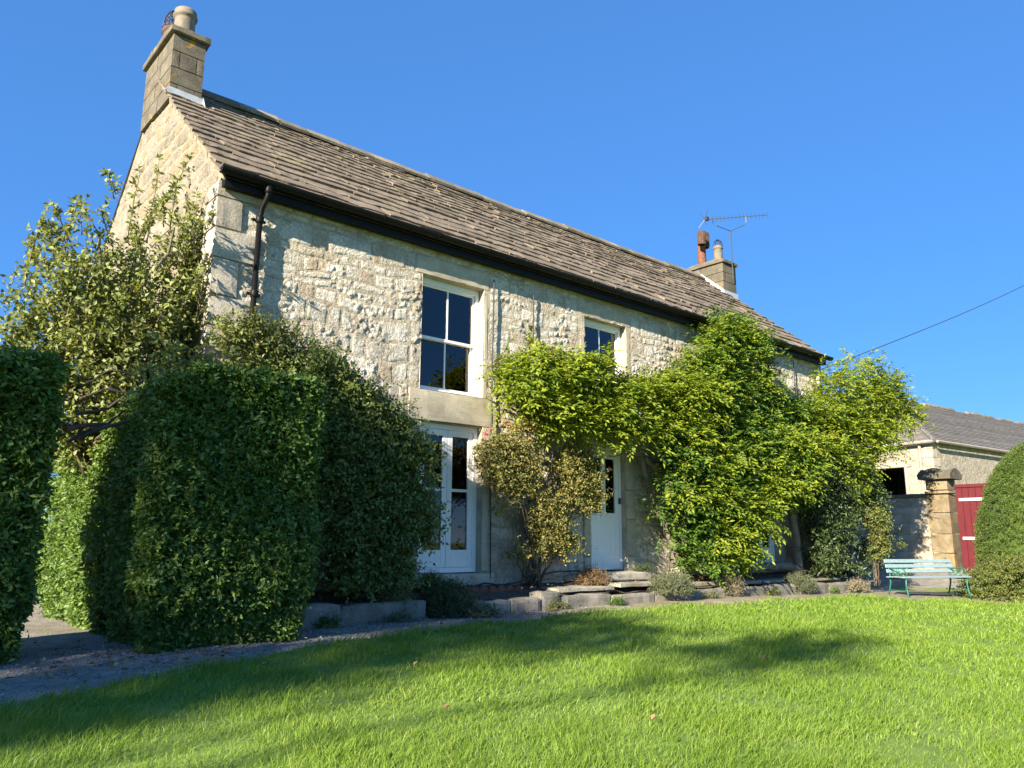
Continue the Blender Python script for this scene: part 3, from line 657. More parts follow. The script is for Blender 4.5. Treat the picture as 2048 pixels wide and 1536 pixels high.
# mortar haunching on the cap
MB().add([(14.29, 2.39, 8.53), (14.91, 2.39, 8.53), (14.91, 3.74, 8.53), (14.29, 3.74, 8.53), (14.45, 2.65, 8.64), (14.75, 2.65, 8.64), (14.75, 3.5, 8.64), (14.45, 3.5, 8.64)],
         [(0, 1, 5, 4), (1, 2, 6, 5), (2, 3, 7, 6), (3, 0, 4, 7), (4, 5, 6, 7)]).build('haunching', M['stack'], c2)
pot(c2, (14.60, 2.72, 8.6), .12, .46, M['pot']); cage(c2, (14.60, 2.72, 9.04), .13, .2, 3, 10, .007)
MB().lathe((14.60, 3.25, 8.55), [(.12, 0), (.11, .95), (.12, 1.0), (.08, 1.02)], 16).build('chimney_pot', M['terracotta'], c2, True)
hw = MB()                                     # H-shaped cowl: cross pipe with two upright louvred drums
hw.tube([(14.35, 3.06, 9.35), (14.60, 3.25, 9.42), (14.89, 3.42, 9.5)], .085, 12)
hw.build('cowl_crosspipe', M['terracotta'], c2, True)
for cx_, cy_, z0, z1, r in ((14.33, 3.05, 9.12, 9.5, .115), (14.95, 3.38, 9.28, 9.72, .125)):
    mb = MB().lathe((cx_, cy_, 0), [(r * .8, z0), (r, z0), (r, z1), (r * .85, z1 + .01), (r * .8, z0 + .1)], 16)
    for a in np.linspace(0, 6.28, 12, endpoint=False): mb.tube([(cx_ + r * 1.02 * math.cos(a), cy_ + r * 1.02 * math.sin(a), z0 + .03), (cx_ + r * 1.02 * math.cos(a), cy_ + r * 1.02 * math.sin(a), z1 - .03)], .01, 4)
    mb.build('cowl_drum', M['sooty'], c2)

# windows and doors
def pane(root, x0, x1, z0, z1, y): return box('pane', M['glass'], root, x0, x1, y, y + .004, z0, z1)
def room(x0, x1, z0, z1, parent, name='room', ox=(.9, .5), back=None):
    mb = MB(); a, b = x0 - ox[0], x1 + ox[1]; c, d = z0 - .1, z1 + .12; y0, y1 = .64, 3.0 if back is None else DEPTH - .03
    mb.add([(a, y0, c), (b, y0, c), (b, y1, c), (a, y1, c), (a, y0, d), (b, y0, d), (b, y1, d), (a, y1, d)], [(0, 1, 2, 3), (0, 3, 7, 4), (1, 5, 6, 2)])
    for q in (((a, b, c, d),) if back is None else ((a, back[0], c, d), (back[1], b, c, d), (back[0], back[1], c, back[2]), (back[0], back[1], back[3], d))):
        mb.add([(q[0], y1, q[2]), (q[1], y1, q[2]), (q[1], y1, q[3]), (q[0], y1, q[3])], [(0, 1, 2, 3)])
    # inner face of the outer wall round the opening
    for q in ((a, x0 - .12, c, d), (x1 + .12, b, c, d), (x0 - .12, x1 + .12, c, z0), (x0 - .12, x1 + .12, z1, d)):
        mb.add([(q[0], y0, q[2]), (q[1], y0, q[2]), (q[1], y0, q[3]), (q[0], y0, q[3])], [(0, 1, 2, 3)])
    o = hp(mb.build(name + '_wall', M['room'], parent))
    MB().add([(a, y0, d - .002), (b, y0, d - .002), (b, y1, d - .002), (a, y1, d - .002)], [(0, 1, 2, 3)]).build('ceiling', M['cream'], o)
    mb = MB()                                  # splayed white window linings
    X0, X1 = x0 - .12, x1 + .12
    mb.add([(x0, .2, z0), (x0, .2, z1), (X0, y0, z1), (X0, y0, z0)], [(0, 1, 2, 3)]); mb.add([(x1, .2, z0), (X1, y0, z0), (X1, y0, z1), (x1, .2, z1)], [(0, 1, 2, 3)])
    mb.add([(x0, .2, z1), (x1, .2, z1), (X1, y0, z1), (X0, y0, z1)], [(0, 1, 2, 3)]); mb.add([(x0, .2, z0), (X0, y0, z0), (X1, y0, z0), (x1, .2, z0)], [(0, 1, 2, 3)])
    mb.build('window_lining', M['cream'], o)
    for s_, xa, xb in ((1, x1, X1),):
        for p, q in ((.08, .45), (.52, .94)):
            za, zb = z0 + (z1 - z0) * p, z0 + (z1 - z0) * q
            MB().add([(xa + .028, .25, za), (xb - .028, .56, za), (xb - .028, .56, zb), (xa + .028, .25, zb), (xa + .018, .25, za), (xb - .038, .56, za), (xb - .038, .56, zb), (xa + .018, .25, zb)],
                     [(4, 5, 6, 7), (0, 1, 5, 4), (1, 2, 6, 5), (2, 3, 7, 6), (3, 0, 4, 7)]).build('shutter_panel', M['cream'], o)
def reveal(x0, x1, z0, z1, parent):
    mb = MB(); y0, y1 = -.0, .21
    mb.add([(x0, y0, z0), (x0, y0, z1), (x0, y1, z1), (x0, y1, z0)], [(0, 1, 2, 3)]); mb.add([(x1, y0, z0), (x1, y1, z0), (x1, y1, z1), (x1, y0, z1)], [(0, 1, 2, 3)])
    mb.add([(x0, y0, z1), (x1, y0, z1), (x1, y1, z1), (x0, y1, z1)], [(0, 1, 2, 3)]); mb.add([(x0, y0, z0), (x0, y1, z0), (x1, y1, z0), (x1, y0, z0)], [(0, 1, 2, 3)])
    mb.build('reveal', M['ashlar'], parent)
def frame(nm, parent, x0, x1, z0, z1, y0, y1, w, wb=None, wt=None):
    wb = w if wb is None else wb; wt = w if wt is None else wt; mb = MB()
    mb.box(x0, x0 + w, y0, y1, z0, z1, .004).box(x1 - w, x1, y0, y1, z0, z1, .004)
    mb.box(x0 + w, x1 - w, y0 + .001, y1 - .001, z0, z0 + wb, .004).box(x0 + w, x1 - w, y0 + .001, y1 - .001, z1 - wt, z1, .004)
    return mb.build(nm, M['white'], parent)
def sash_window(x0, x1, z0, z1, zm):
    w = empty('window', (0, 0, -.1), parent=house); reveal(x0 - .002, x1 + .002, z0, z1, w)
    frame('window_frame', w, x0 + .002, x1 - .002, z0 + .003, z1 - .003, .125, .24, .065, .05, .09)
    for (a, b, y) in ((zm - .02, z1 - .08, .155), (z0 + .045, zm + .02, .2)):
        s_ = frame('sash', w, x0 + .06, x1 - .06, a, b, y, y + .04, .045, .05 if a < zm - .1 else .045, .04)
        xm = (x0 + x1) / 2 + .0; box('glazing_bar', M['white'], s_, xm - .012, xm + .012, y + .004, y + .036, a + .04, b - .03)
        for p, q in ((x0 + .1, xm - .01), (xm + .01, x1 - .1)): pane(s_, p, q, a + .04, b - .03, y + .02)
    room(x0 + .06, x1 - .06, z0 + .05, z1 - .06, house, back=(x0 - .3, x1 + .2, 3.2, 4.8))
sash_window(2.98, 4.12, 3.125, 4.818, 3.93)
sash_window(6.34, 7.42, 3.125, 4.842, 3.95)
def tall_window(x0, x1, z0, z1, zm):
    w = empty('window', (0, 0, -.1), parent=house); reveal(x0 - .002, x1 + .002, z0 - .01, z1, w)
    frame('window_frame', w, x0 + .002, x1 - .002, z0 + .002, z1 - .003, .11, .23, .075, .07, .075)
    xm = (x0 + x1) / 2
    for a, b in ((x0 + .075, xm + .01), (xm + .012, x1 - .075)):
        s_ = frame('casement', w, a + .002, b - .002, z0 + .075, z1 - .08, .125, .17, .085, .24, .085)
        box('glazing_bar', M['white'], s_, a + .08, b - .08, .13, .165, zm - .02, zm + .02)
        pane(s_, a + .08, b - .08, zm + .02, z1 - .16, .148); pane(s_, a + .08, b - .08, z0 + .31, zm - .02, .148)
        MB().box(a + .06, b - .03, .119, .1245, z0 + .09, z0 + .10).build('panel_moulding', M['white'], s_)
    room(x0 + .06, x1 - .06, z0 + .2, z1 - .06, house)
tall_window(3.02, 4.12, .585, 2.68, 1.74)
tall_window(11.15, 12.2, .605, 2.66, 1.72)
d = empty('door', (0, 0, -.1), parent=house); x0, x1, z0, z1 = 6.42, 7.30, .56, 2.62
reveal(x0 - .002, x1 + .002, z0 - .1, z1, d); frame('door_frame', d, x0 + .002, x1 - .002, z0, z1 - .002, .085, .16, .05, .02, .05)
leaf = MB(); a, b = x0 + .055, x1 - .055; ya, yb_ = .10, .145; xm = (a + b) / 2
for q in ((a, a + .1, z0 + .02, z1 - .06), (b - .1, b, z0 + .02, z1 - .06), (a + .1, b - .1, z1 - .2, z1 - .06), (a + .1, b - .1, 1.33, 1.5), (xm - .055, xm + .055, 1.5, z1 - .2), (a + .1, b - .1, z0 + .02, z0 + .25)): leaf.box(q[0], q[1], ya, yb_, q[2], q[3], .003)
leaf = leaf.build('door_leaf', M['white'], d)
n = 5; bw = (b - a - .2) / n
for i in range(n): box('door_board', M['white'], leaf, a + .1 + i * bw + .001, a + .1 + (i + 1) * bw - .001, ya + .006, yb_ - .004, z0 + .25, 1.33, .002)
pane(leaf, a + .1, xm - .055, 1.5, z1 - .2, .12); pane(leaf, xm + .055, b - .1, 1.5, z1 - .2, .12)
box('latch', M['wire'], d, b - .012, b + .03, .07, .1, 1.66, 1.76, .004)
room(x0 + .05, x1 - .05, z0, z1 - .06, house)
rough_box('doorstep', M['flag'], house, 6.3, 7.45, -.42, .1, .40, .545, .015, .006, 4, 3)

# wall lamp insulator and wire
ins = tag(empty('cable_insulator', (14.2, -.1, 4.75)), 'small white insulator under the eave at the far corner', 'insulator')
MB().lathe((0, 0, 0), [(.03, -.12), (.045, -.1), (.05, .02), (.04, .1), (.02, .12), (0, .12)], 12).build('insulator_body', M['white'], ins, True)
MB().tube([(0, 0, -.1), (.06, .02, -.3), (.1, .06, -.55)], .015, 6).build('support_arm', M['alu'], ins)
tag(MB().tube([(14.3 + (34 - 14.3) * t, -.15 - 3.4 * t, 5.05 + (13.4 - 5.05) * t - .35 * math.sin(math.pi * t)) for t in np.linspace(0, 1, 24)], .011, 5).build('overhead_wire', M['wire']),
    'thin black overhead wire rising from the house to the right', 'wire')

# aerial
an = tag(empty('television_aerial', (14.68, 2.34, 8.0)), 'comb-shaped television aerial on a pole beside the far chimney', 'aerial')
MB().tube([(0, 0, 0), (0, 0, 1.4)], .018, 6).build('mast', M['alu'], an)
def ap(t, dz=0): return (-.75 + 1.05 * t, .3 - 1.25 * t, 1.62 + .03 * t + dz)
MB().tube([ap(0), ap(1)], .013, 5).build('boom', M['alu'], an)
MB().tube([ap(.13), ap(.13, -.14), ap(.18, -.2), (0, 0, 1.4), ap(.62, -.24), ap(.66, -.18), ap(.66)], .011, 5).build('cradle', M['alu'], an)
for t in np.linspace(.06, 1, 16):
    p = np.array(ap(t)); MB().tube([p + np.array([-.05, -.03, -.10]), p + np.array([.05, .03, .10])], .007, 4).build('element', M['alu'], an)
p = np.array(ap(.0)); MB().tube([p + np.array([-.08, -.16, .22]), p, p + np.array([-.08, .16, -.22])], .009, 4).tube([p + np.array([-.1, .1, .2]), p, p + np.array([-.1, -.1, -.2])], .009, 4).build('reflector', M['alu'], an)
box('junction_box', M['wire'], an, -.80, -.72, .2, .28, 1.57, 1.67)

# ------------------------------------------------------------------ terrace
ter = tag(empty('terrace', (4, -.9, .1)), kind='structure')
def tp(o): o.location = (-4, .9, -.1); return o
X, Y = np.meshgrid(np.linspace(1.0, 14.6, 200), np.linspace(-.82, .03, 16), indexing='ij')
Z = .27 + .15 * sstep(-.75, 0, Y) + .03 * fbm(X * 3, Y * 3, 0, 2); V = np.stack([X, Y, Z], -1).reshape(-1, 3)
i, j = np.meshgrid(np.arange(199), np.arange(15), indexing='ij'); q = (i * 16 + j).ravel(); F = np.stack([q, q + 16, q + 17, q + 1], -1)
tp(mk('border_bed', V, F, M['soil'], ter, True))
rk = np.random.default_rng(3)
KERB = [(.8, 1.4, .38), (1.402, 2.55, .37), (2.9, 3.9, .31), (3.902, 4.44, .32), (4.442, 4.82, .38), (4.822, 5.9, .315), (5.902, 6.9, .31), (6.902, 7.5, .31), (7.502, 8.3, .29), (8.302, 9.4, .28), (9.402, 10.1, .285), (10.12, 11.3, .29), (11.32, 12.4, .27), (12.42, 13.3, .25), (13.32, 14.3, .22)]
for k, (a, b, t) in enumerate(KERB):
    y0 = -.92 + rk.uniform(-.02, .02); o = rough_box('kerb_stone', M['concrete'], ter, a, b, y0, y0 + rk.uniform(.2, .3), -.1, t - .045 + rk.uniform(-.02, .02), .022, .017, 6, k); tp(o)
for a, b, y0, y1, t in ((5.0, 6.2, -.7, -.1, .365), (6.25, 7.5, -.78, -.45, .40), (7.6, 8.9, -.7, -.2, .345), (8.95, 10.3, -.72, -.25, .335), (10.4, 11.9, -.7, -.2, .325), (12, 13.4, -.7, -.2, .30)):
    tp(rough_box('flagstone', M['flag'], ter, a, b, y0, y1, t - .07, t, .012, .006, 4, int(a)))
# scalloped edging tile row
for k in range(9):
    x = 3.15 + k * .16
    mb = MB(); n = 8
    prof = [(x, .3)] + [(x + .15 * i / n, .37 + .05 * math.sin(math.pi * i / n)) for i in range(n + 1)] + [(x + .15, .3)]
    V = [(a, y, b) for y in (-.40, -.37) for a, b in prof]; m_ = len(prof)
    mb.add(V, [tuple(range(m_)), tuple(range(2 * m_ - 1, m_ - 1, -1))] + [(i, (i + 1) % m_, m_ + (i + 1) % m_, m_ + i) for i in range(m_)])
    tp(mb.build('edging_tile', M['terracotta'], ter))
tag(MB().tube(np.concatenate([bend((3.3, -.25, .43), (4.5, -.3, .44), 10, .06, 0, 2), bend((4.6, -.3, .45), (6.15, -.2, .56), 12, .05, .03, 6)]), .014, 6).build('garden_hose', M['wire']), 'black hose lying along the foot of the house wall', 'hose')

# ------------------------------------------------------------------ hedges
def hedge(label, x0, x1, y0, y1, z0, z1, nlead, rnd=.13, seed=0, faces=('f', 'l', 'r', 't', 'b'), mat='privet', zs=lambda x: 1.0, n=7):
    root = tag(empty('privet_hedge', ((x0 + x1) / 2, (y0 + y1) / 2, z0)), label, 'hedge', 'clipped privet hedges beside the gravel path')
    o_ = np.array([(x0 + x1) / 2, (y0 + y1) / 2, z0])
    A = dict(f=((x1 - x0) * (z1 - z0)), b=.5 * ((x1 - x0) * (z1 - z0)), l=((y1 - y0) * (z1 - z0)), r=((y1 - y0) * (z1 - z0)), t=((x1 - x0) * (y1 - y0)) * 1.3)
    tot = sum(A[k] for k in faces); P = []; N = []
    for k in faces:
        m_ = int(nlead * A[k] / tot); u, v = rng.uniform(0, 1, m_), rng.uniform(0, 1, m_)
        if k in 'fb': p = np.stack([x0 + u * (x1 - x0), np.full(m_, y0 if k == 'f' else y1), z0 + v * (z1 - z0)], -1); nn = (0, -1 if k == 'f' else 1, 0)
        elif k in 'lr': p = np.stack([np.full(m_, x0 if k == 'l' else x1), y0 + u * (y1 - y0), z0 + v * (z1 - z0)], -1); nn = (-1 if k == 'l' else 1, 0, 0)
        else: p = np.stack([x0 + u * (x1 - x0), y0 + v * (y1 - y0), np.full(m_, z1)], -1); nn = (0, 0, 1)
        P.append(p); N.append(np.tile(np.array(nn, float), (m_, 1)))
    P = np.concatenate(P); N = np.concatenate(N)
    # rounded plan corners and shoulders
    c = np.clip(P, [x0 + rnd, y0 + rnd, -9], [x1 - rnd, y1 - rnd, z1 - rnd]); dlt = P - c; ln = np.linalg.norm(dlt, axis=1, keepdims=True)
    P = c + dlt / np.maximum(ln, 1e-6) * np.minimum(ln, rnd); N = nrm(N * .3 + dlt)
    low = 1 - sstep(.0, .5, P[:, 2] - z0); P[:, :2] -= N[:, :2] * (low * .13)[:, None]
    P[:, 2] = z0 + (P[:, 2] - z0) * zs(P[:, 0])
    bump = .07 * fbm(P[:, 0] * 2.5, P[:, 1] * 2.5, P[:, 2] * 2.5, 7 + seed) + .04 * vnoise(P[:, 0] * 9, P[:, 1] * 9, P[:, 2] * 9, 3)
    dep = np.abs(rng.normal(0, .07, len(P))); P = P + N * (bump - dep)[:, None] - o_
    A_ = nrm(N * .75 + np.array([0, 0, .75]) + rng.normal(size=P.shape) * .45)
    ln_ = rng.uniform(.06, .15, len(P)) * (1 + 1.5 * (rng.uniform(0, 1, len(P)) < .05))
    P = P - A_ * (ln_ * .6)[:, None]
    foliage(root, [sprigs(P, A_, ln_, n, .06, .031, droop=.05, ang=.9)], M[mat], stems=False)
    bm = bmesh.new(); bmesh.ops.create_cube(bm, size=1); bmesh.ops.bevel(bm, geom=bm.edges[:], offset=.04, segments=2, affect='EDGES')
    for v in bm.verts: v.co = Vector((v.co.x * (x1 - x0 - .3), v.co.y * (y1 - y0 - .3), (v.co.z + .5) * (z1 - z0 - .2) * float(zs((x0 + x1) / 2 + v.co.x * (x1 - x0)))))
    MB().bm(bm).build('inner_growth', M[mat], root, True)
    return root
hedge('near privet hedge at the left edge of the picture, left of the gap', -4.2, -1.74, -1.68, -.6, .08, 2.52, 9000, seed=1, faces=('f', 'r', 't'))
hedge('tall clipped privet hedge between the gravel gap and the house', -.98, .62, -1.78, -.55, .08, 2.64, 13500, seed=2, faces=('f', 'l', 'r', 't'), zs=lambda x: .92 + .08 * sstep(-.9, -.6, x))
hedge('sunlit privet hedge end seen through the gap, beside the gable', -1.0, -.22, -.3, 2.6, .08, 2.35, 5000, seed=3, faces=('f', 'l', 't'))
hedge('lower sunlit hedge far back behind the gap', -3.6, -1.1, 4.2, 5.4, .08, 2.3, 2000, seed=4, faces=('f', 'r', 't', 'l'))

# ------------------------------------------------------------------ shrubs and climbers
def poly_points(poly, n, ymin, ymax, seed=0, edge=.0):
    xs, zs = np.array(poly).T; out = []
    while sum(map(len, out)) < n:
        x = rng.uniform(xs.min() - edge, xs.max() + edge, n * 2); z_ = rng.uniform(zs.min() - edge, zs.max() + edge, n * 2)
        wob = .16; k = in_poly(x + wob * fbm(x * 1.7, z_ * 1.7, seed, 13), z_ + wob * fbm(x * 1.7, z_ * 1.7, seed + 4, 23), poly)
        dens = fbm(x * 1.6, z_ * 1.6, seed + 8, 33); k &= dens > -.17
        out.append(np.stack([x[k], z_[k], dens[k]], -1))
    q = np.concatenate(out)[:n]; y = ymin + (ymax - ymin) * np.clip(rng.beta(1.3, 1.6, n) * (.75 + .5 * q[:, 2]), 0, 1)
    return np.stack([q[:, 0], y, q[:, 1]], -1)
def bush(name, label, cat, base, poly, ymin, ymax, n, nl, L, W, mat, length=(.12, .3), stems=14, r0=.02, seed=0, group=None, barkm='bark', out=(0, -.7, .35), droop=.2, flowers=(), spread=.6):
    root = tag(empty(name, base), label, cat, group); o_ = np.array(base, float)
    P = poly_points(poly, n, ymin, ymax, seed)
    A = nrm(np.array(out) + rng.normal(size=P.shape) * spread)
    foliage(root, [sprigs(P - o_, A, rng.uniform(*length, n), nl, L, W, droop=droop)], M[mat])
    mb = MB(); pick = P[rng.choice(n, stems, replace=False)]
    for i, p in enumerate(pick): limb(mb, (rng.normal() * .08, rng.normal() * .04, 0), p - o_, r0 * rng.uniform(.6, 1.1), r0 * .25, 9, .10, .05, seed * 31 + i, 5)
    mb.build('stems', M[barkm], root, True)
    for p in flowers: blossom(root, np.array(p) - o_)
    return root
def blossom(root, c, r=.045):
    a = rng.uniform(0, 6.28, 11); e = rng.uniform(-.1, 1.2, 11)
    D = np.stack([np.cos(a) * np.cos(e), np.sin(a) * np.cos(e), np.sin(e)], -1); D[:, 1] -= .4; D = nrm(D)
    V, F = leaf_tris(np.tile(np.array(c, float), (11, 1)), D, nrm(np.array([0, -1, .4]) + rng.normal(size=(11, 3)) * .3), np.full(11, r), np.full(11, r * 1.1), .4, -.2)
    mk('flower', V, F, M['petal'], root)

bush('border_shrub', 'dense dark green shrub against the house between hedge and tall window', 'shrub', (2.0, -.35, .35),
     [(.8, 3.1), (1.1, 3.2), (1.5, 2.95), (1.9, 2.8), (2.45, 2.4), (2.7, 2.0), (2.68, 1.25), (2.6, .7), (2.3, .42), (1.1, .42), (.9, .63), (.8, 2.3)], -.95, -.05, 5600, 8, .052, .034, 'shrub', (.12, .32), 26, .018, 1)
bush('corner_shrub', 'yellow-green shrub tops above the tall hedge at the house corner', 'shrub', (.7, -.25, .35),
     [(.0, 3.25), (.15, 3.75), (.25, 3.7), (.42, 3.45), (.8, 3.42), (1.35, 3.25), (1.7, 2.9), (1.6, 2.2), (.0, 2.2)], -.5, -.06, 1500, 8, .05, .03, 'tree', (.12, .34), 12, .016, 2, out=(0, -.3, .8))
bush('climbing_rose', 'bushy climbing rose with yellowing leaves between tall window and door', 'rose', (4.95, -.22, .38),
     [(3.98, 2.52), (4.3, 2.7), (4.71, 2.88), (5.5, 2.6), (6.0, 2.25), (6.1, 1.7), (5.85, 1.3), (5.7, 1.25), (5.4, .9), (5.1, .75), (4.6, .72), (4.2, .8), (3.95, 1.0), (3.95, 1.35), (4.2, 1.5), (3.8, 1.86), (3.72, 2.28)], -.62, -.04, 3900, 8, .036, .026, 'rose', (.10, .26), 24, .017, 3,
     flowers=((3.95, -.3, 2.52), (4.1, -.2, 2.62), (6.2, -.62, 2.15), (4.35, -.3, 2.7), (3.85, -.35, 2.42)))
bush('rambling_rose', 'sparse rambling rose climbing the wall right of the upper left window', 'rose', (4.9, -.1, 2.6),
     [(4.15, 3.5), (4.35, 3.75), (4.7, 3.7), (5.3, 3.3), (5.5, 2.75), (4.7, 2.55), (4.4, 2.75), (4.3, 3.1)], -.3, -.04, 520, 7, .036, .026, 'low', (.10, .25), 9, .01, 4, flowers=((4.75, -.3, 3.62), (4.45, -.2, 2.75)))

# wisteria: one vine with pinnate leaves
wis = tag(empty('wisteria', (12.3, -.3, .35)), 'bright yellow-green wisteria sprawling over the house front and door', 'climber')
WO = np.array([12.3, -.3, .35])
def wist_mass(poly, ncl, ymin, ymax, mat, seed, per=10, ln=(.2, .34), L=.09, W=.038, name='foliage', sp=.15):
    C = poly_points(poly, ncl, ymin, ymax, seed)
    P = np.repeat(C, per, 0) + rng.normal(size=(ncl * per, 3)) * np.array([sp, .10, sp * .6])
    P[:, 1] = np.minimum(P[:, 1], -.05)
    A = nrm(np.repeat(rng.normal(size=(ncl, 3)) * .3, per, 0) + np.array([-.1, -.6, .12]) + rng.normal(size=P.shape) * .55)
    return sprigs(P - WO, A, rng.uniform(*ln, len(P)), 9, L, W, pinnate=True, droop=.18, ang=.9, t0=.15, jit=.25)
pa = [(3.95, 3.44), (4.42, 3.72), (5.14, 3.86), (5.6, 3.82), (6.0, 3.85), (6.75, 3.4), (7.5, 3.8), (8.93, 4.05), (9.37, 3.67), (8.83, 2.75), (7.4, 2.72), (6.5, 2.62), (5.79, 2.66), (5.03, 2.72), (4.5, 2.9), (4.2, 3.1)]
pm = [(7.25, 2.62), (8.72, 3.11), (11.48, 3.28), (12.65, 2.96), (12.1, 2.4), (11.7, 1.8), (10.6, 1.6), (10.0, .95), (9.5, .6), (8.3, .7), (7.7, 1.05), (7.45, 1.45), (7.6, 2.02)]
pc = [(9.49, 5.3), (10.3, 5.42), (11.2, 5.05), (11.6, 4.45), (12.4, 4.1), (12.84, 3.21), (11.78, 2.91), (9.29, 2.81), (8.57, 3.5), (8.45, 4.25), (9.11, 4.72)]
pr = [(13.0, 4.6), (13.9, 4.9), (14.8, 5.45), (16.0, 5.35), (17.1, 4.85), (18.5, 4.5), (18.0, 3.95), (16.3, 3.5), (15.3, 2.8), (14.4, 2.0), (13.2, 2.4), (12.9, 3.2)]
foliage(wis, [wist_mass(pa, 380, -.85, -.1, 'wist', 1), wist_mass(pr, 360, -.95, .25, 'wist', 4, sp=.2), wist_mass(pm, 170, -1.0, -.6, 'wist', 6), wist_mass(pc, 90, -.65, -.4, 'wist', 9)], M['wist'])
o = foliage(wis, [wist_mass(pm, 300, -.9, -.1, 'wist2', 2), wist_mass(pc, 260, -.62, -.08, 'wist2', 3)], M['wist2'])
mb = MB()
for k, (a, b, r0, r1, w) in enumerate((((12.35, -.3, .2), (12.2, -.3, 2.9), .10, .06, .05), ((12.3, -.35, .45), (10.2, -.5, .55), .10, .05, .06), ((10.2, -.5, .55), (8.2, -.4, 1.0), .05, .03, .08),
        ((8.6, -.3, .4), (7.75, -.25, 1.6), .06, .05, .08), ((7.75, -.25, 1.6), (7.42, -.3, 2.5), .05, .045, .08), ((7.42, -.3, 2.5), (5.6, -.3, 2.75), .045, .025, .05), ((7.5, -.3, 2.45), (8.4, -.4, 1.9), .05, .04, .08),
        ((9.4, -.4, .45), (10.1, -.6, 1.4), .05, .04, .06), ((12.2, -.3, 2.9), (9.8, -.3, 5.2), .05, .02, .07), ((12.2, -.3, 2.9), (15.3, -.3, 4.4), .06, .035, .08), ((14.6, -.3, 3.5), (15.6, -.2, 4.7), .05, .02, .08),
        ((15.3, -.3, 4.4), (17.4, -.2, 4.2), .035, .012, .06), ((10.3, -.3, 3.1), (6.0, -.3, 3.9), .04, .012, .05), ((7.4, -.35, 2.55), (6.45, -.38, 2.4), .02, .008, .06), ((12, -.3, 2.7), (8.9, -.35, 3.0), .045, .03, .05))):
    limb(mb, np.array(a) - WO, np.array(b) - WO, r0, r1, 14, w, 0, k + 3, 8)
mb.build('trunk', M['greybark'], wis, True)

bush('evergreen_shrub', 'dark glossy evergreen shrub below the wisteria at the far house corner', 'shrub', (14.2, -.4, .2),
     [(12.4, 2.7), (14.4, 3.0), (15.5, 2.45), (15.8, 1.9), (15.6, 1.1), (14.6, .3), (12.5, .35), (12.4, 1.37)], -.8, -.05, 3000, 8, .085, .034, 'dark', (.14, .34), 18, .025, 7)
bush('yellow_leaved_bush', 'small bush with pale yellow-green leaves hanging beside the bench', 'shrub', (14.6, -.9, .1),
     [(14.3, 1.6), (15.2, 1.7), (15.6, 1.2), (15.2, .6), (15.6, .35), (15.0, .2), (14.5, .6)], -1.15, -.75, 420, 7, .05, .036, 'low', (.12, .3), 10, .012, 8)

# ------------------------------------------------------------------ tree by the gable
gt = tag(empty('garden_tree', (-1.1, .45, .08)), 'leafy fruit tree with upright shoots in front of the gable', 'tree'); GO = np.array([-1.25, .75, .08])
mb = MB(); limb(mb, (.85, .35, 0), (.3, .05, 2.0), .09, .07, 8, .05, 0, 1)
tips = []
for k in range(30):
    a = rng.uniform(0, 6.28); rr = rng.uniform(.2, 1.0); zz = rng.uniform(2.6, 4.4)
    p1 = np.array([.25 + rr * math.cos(a) * .95, .2 + rr * math.sin(a) * .8, zz]); p1[0] = min(p1[0], 1.1)
    Pm = limb(mb, (.15 + rng.normal() * .05, -.05, 1.5 + rng.uniform(0, .5)), p1, .035, .014, 9, .10, -.04, k + 50, 6); tips.append(p1)
for k in range(9):
    limb(mb, (.15, -.05, 1.9), (rng.uniform(-.9, .9), rng.uniform(-.7, .1), rng.uniform(2.0, 2.5)), .035, .01, 9, .16, .05, k + 90, 6)
for k in range(6):
    a0 = np.array([-1.55, -.6 + .25 * (k % 3), 1.95 + .13 * ((k * 3) % 5)]) - GO; a1 = np.array([rng.uniform(-.9, -.3), rng.uniform(-1.3, -.7), rng.uniform(2.1, 2.75)]) - GO
    limb(mb, a0, a1, rng.uniform(.01, .026), .005, 12, .22, .04, k * 5 + 140, 6)
P = []; A = []; Ln = []
for k in range(110):
    P.append(np.array([rng.uniform(-1.2, -.25), rng.uniform(-1.35, -.8), rng.uniform(2.05, 2.9)]) - GO); A.append(nrm(rng.normal(size=3) + np.array([0, -.3, .1]))); Ln.append(rng.uniform(.08, .22))
for p in tips:
    for q in range(5):
        o_ = p + rng.normal(size=3) * np.array([.12, .12, .2]); dd = nrm(np.array([0, 0, 1.0]) + rng.normal(size=3) * np.array([.3, .3, .15]) + np.array([p[0] - .25, p[1] - .2, 0]) * .35)
        Lx = rng.uniform(.45, 1.0) * float(np.clip(.55 + .4 * p[0], .3, 1))
        if o_[0] + dd[0] * Lx > 1.1: dd[0] = -abs(dd[0]) * .3
        mb.tube(bend(o_, o_ + dd * Lx, 6, .05, 0, q + int(p[0] * 50)), [.008, .007, .006, .005, .004, .003], 4)
        for t in np.linspace(0, 1, 9): P.append(o_ + dd * Lx * t); A.append(nrm(dd + rng.normal(size=3) * .7)); Ln.append(rng.uniform(.06, .2) * (1.3 - .7 * t))
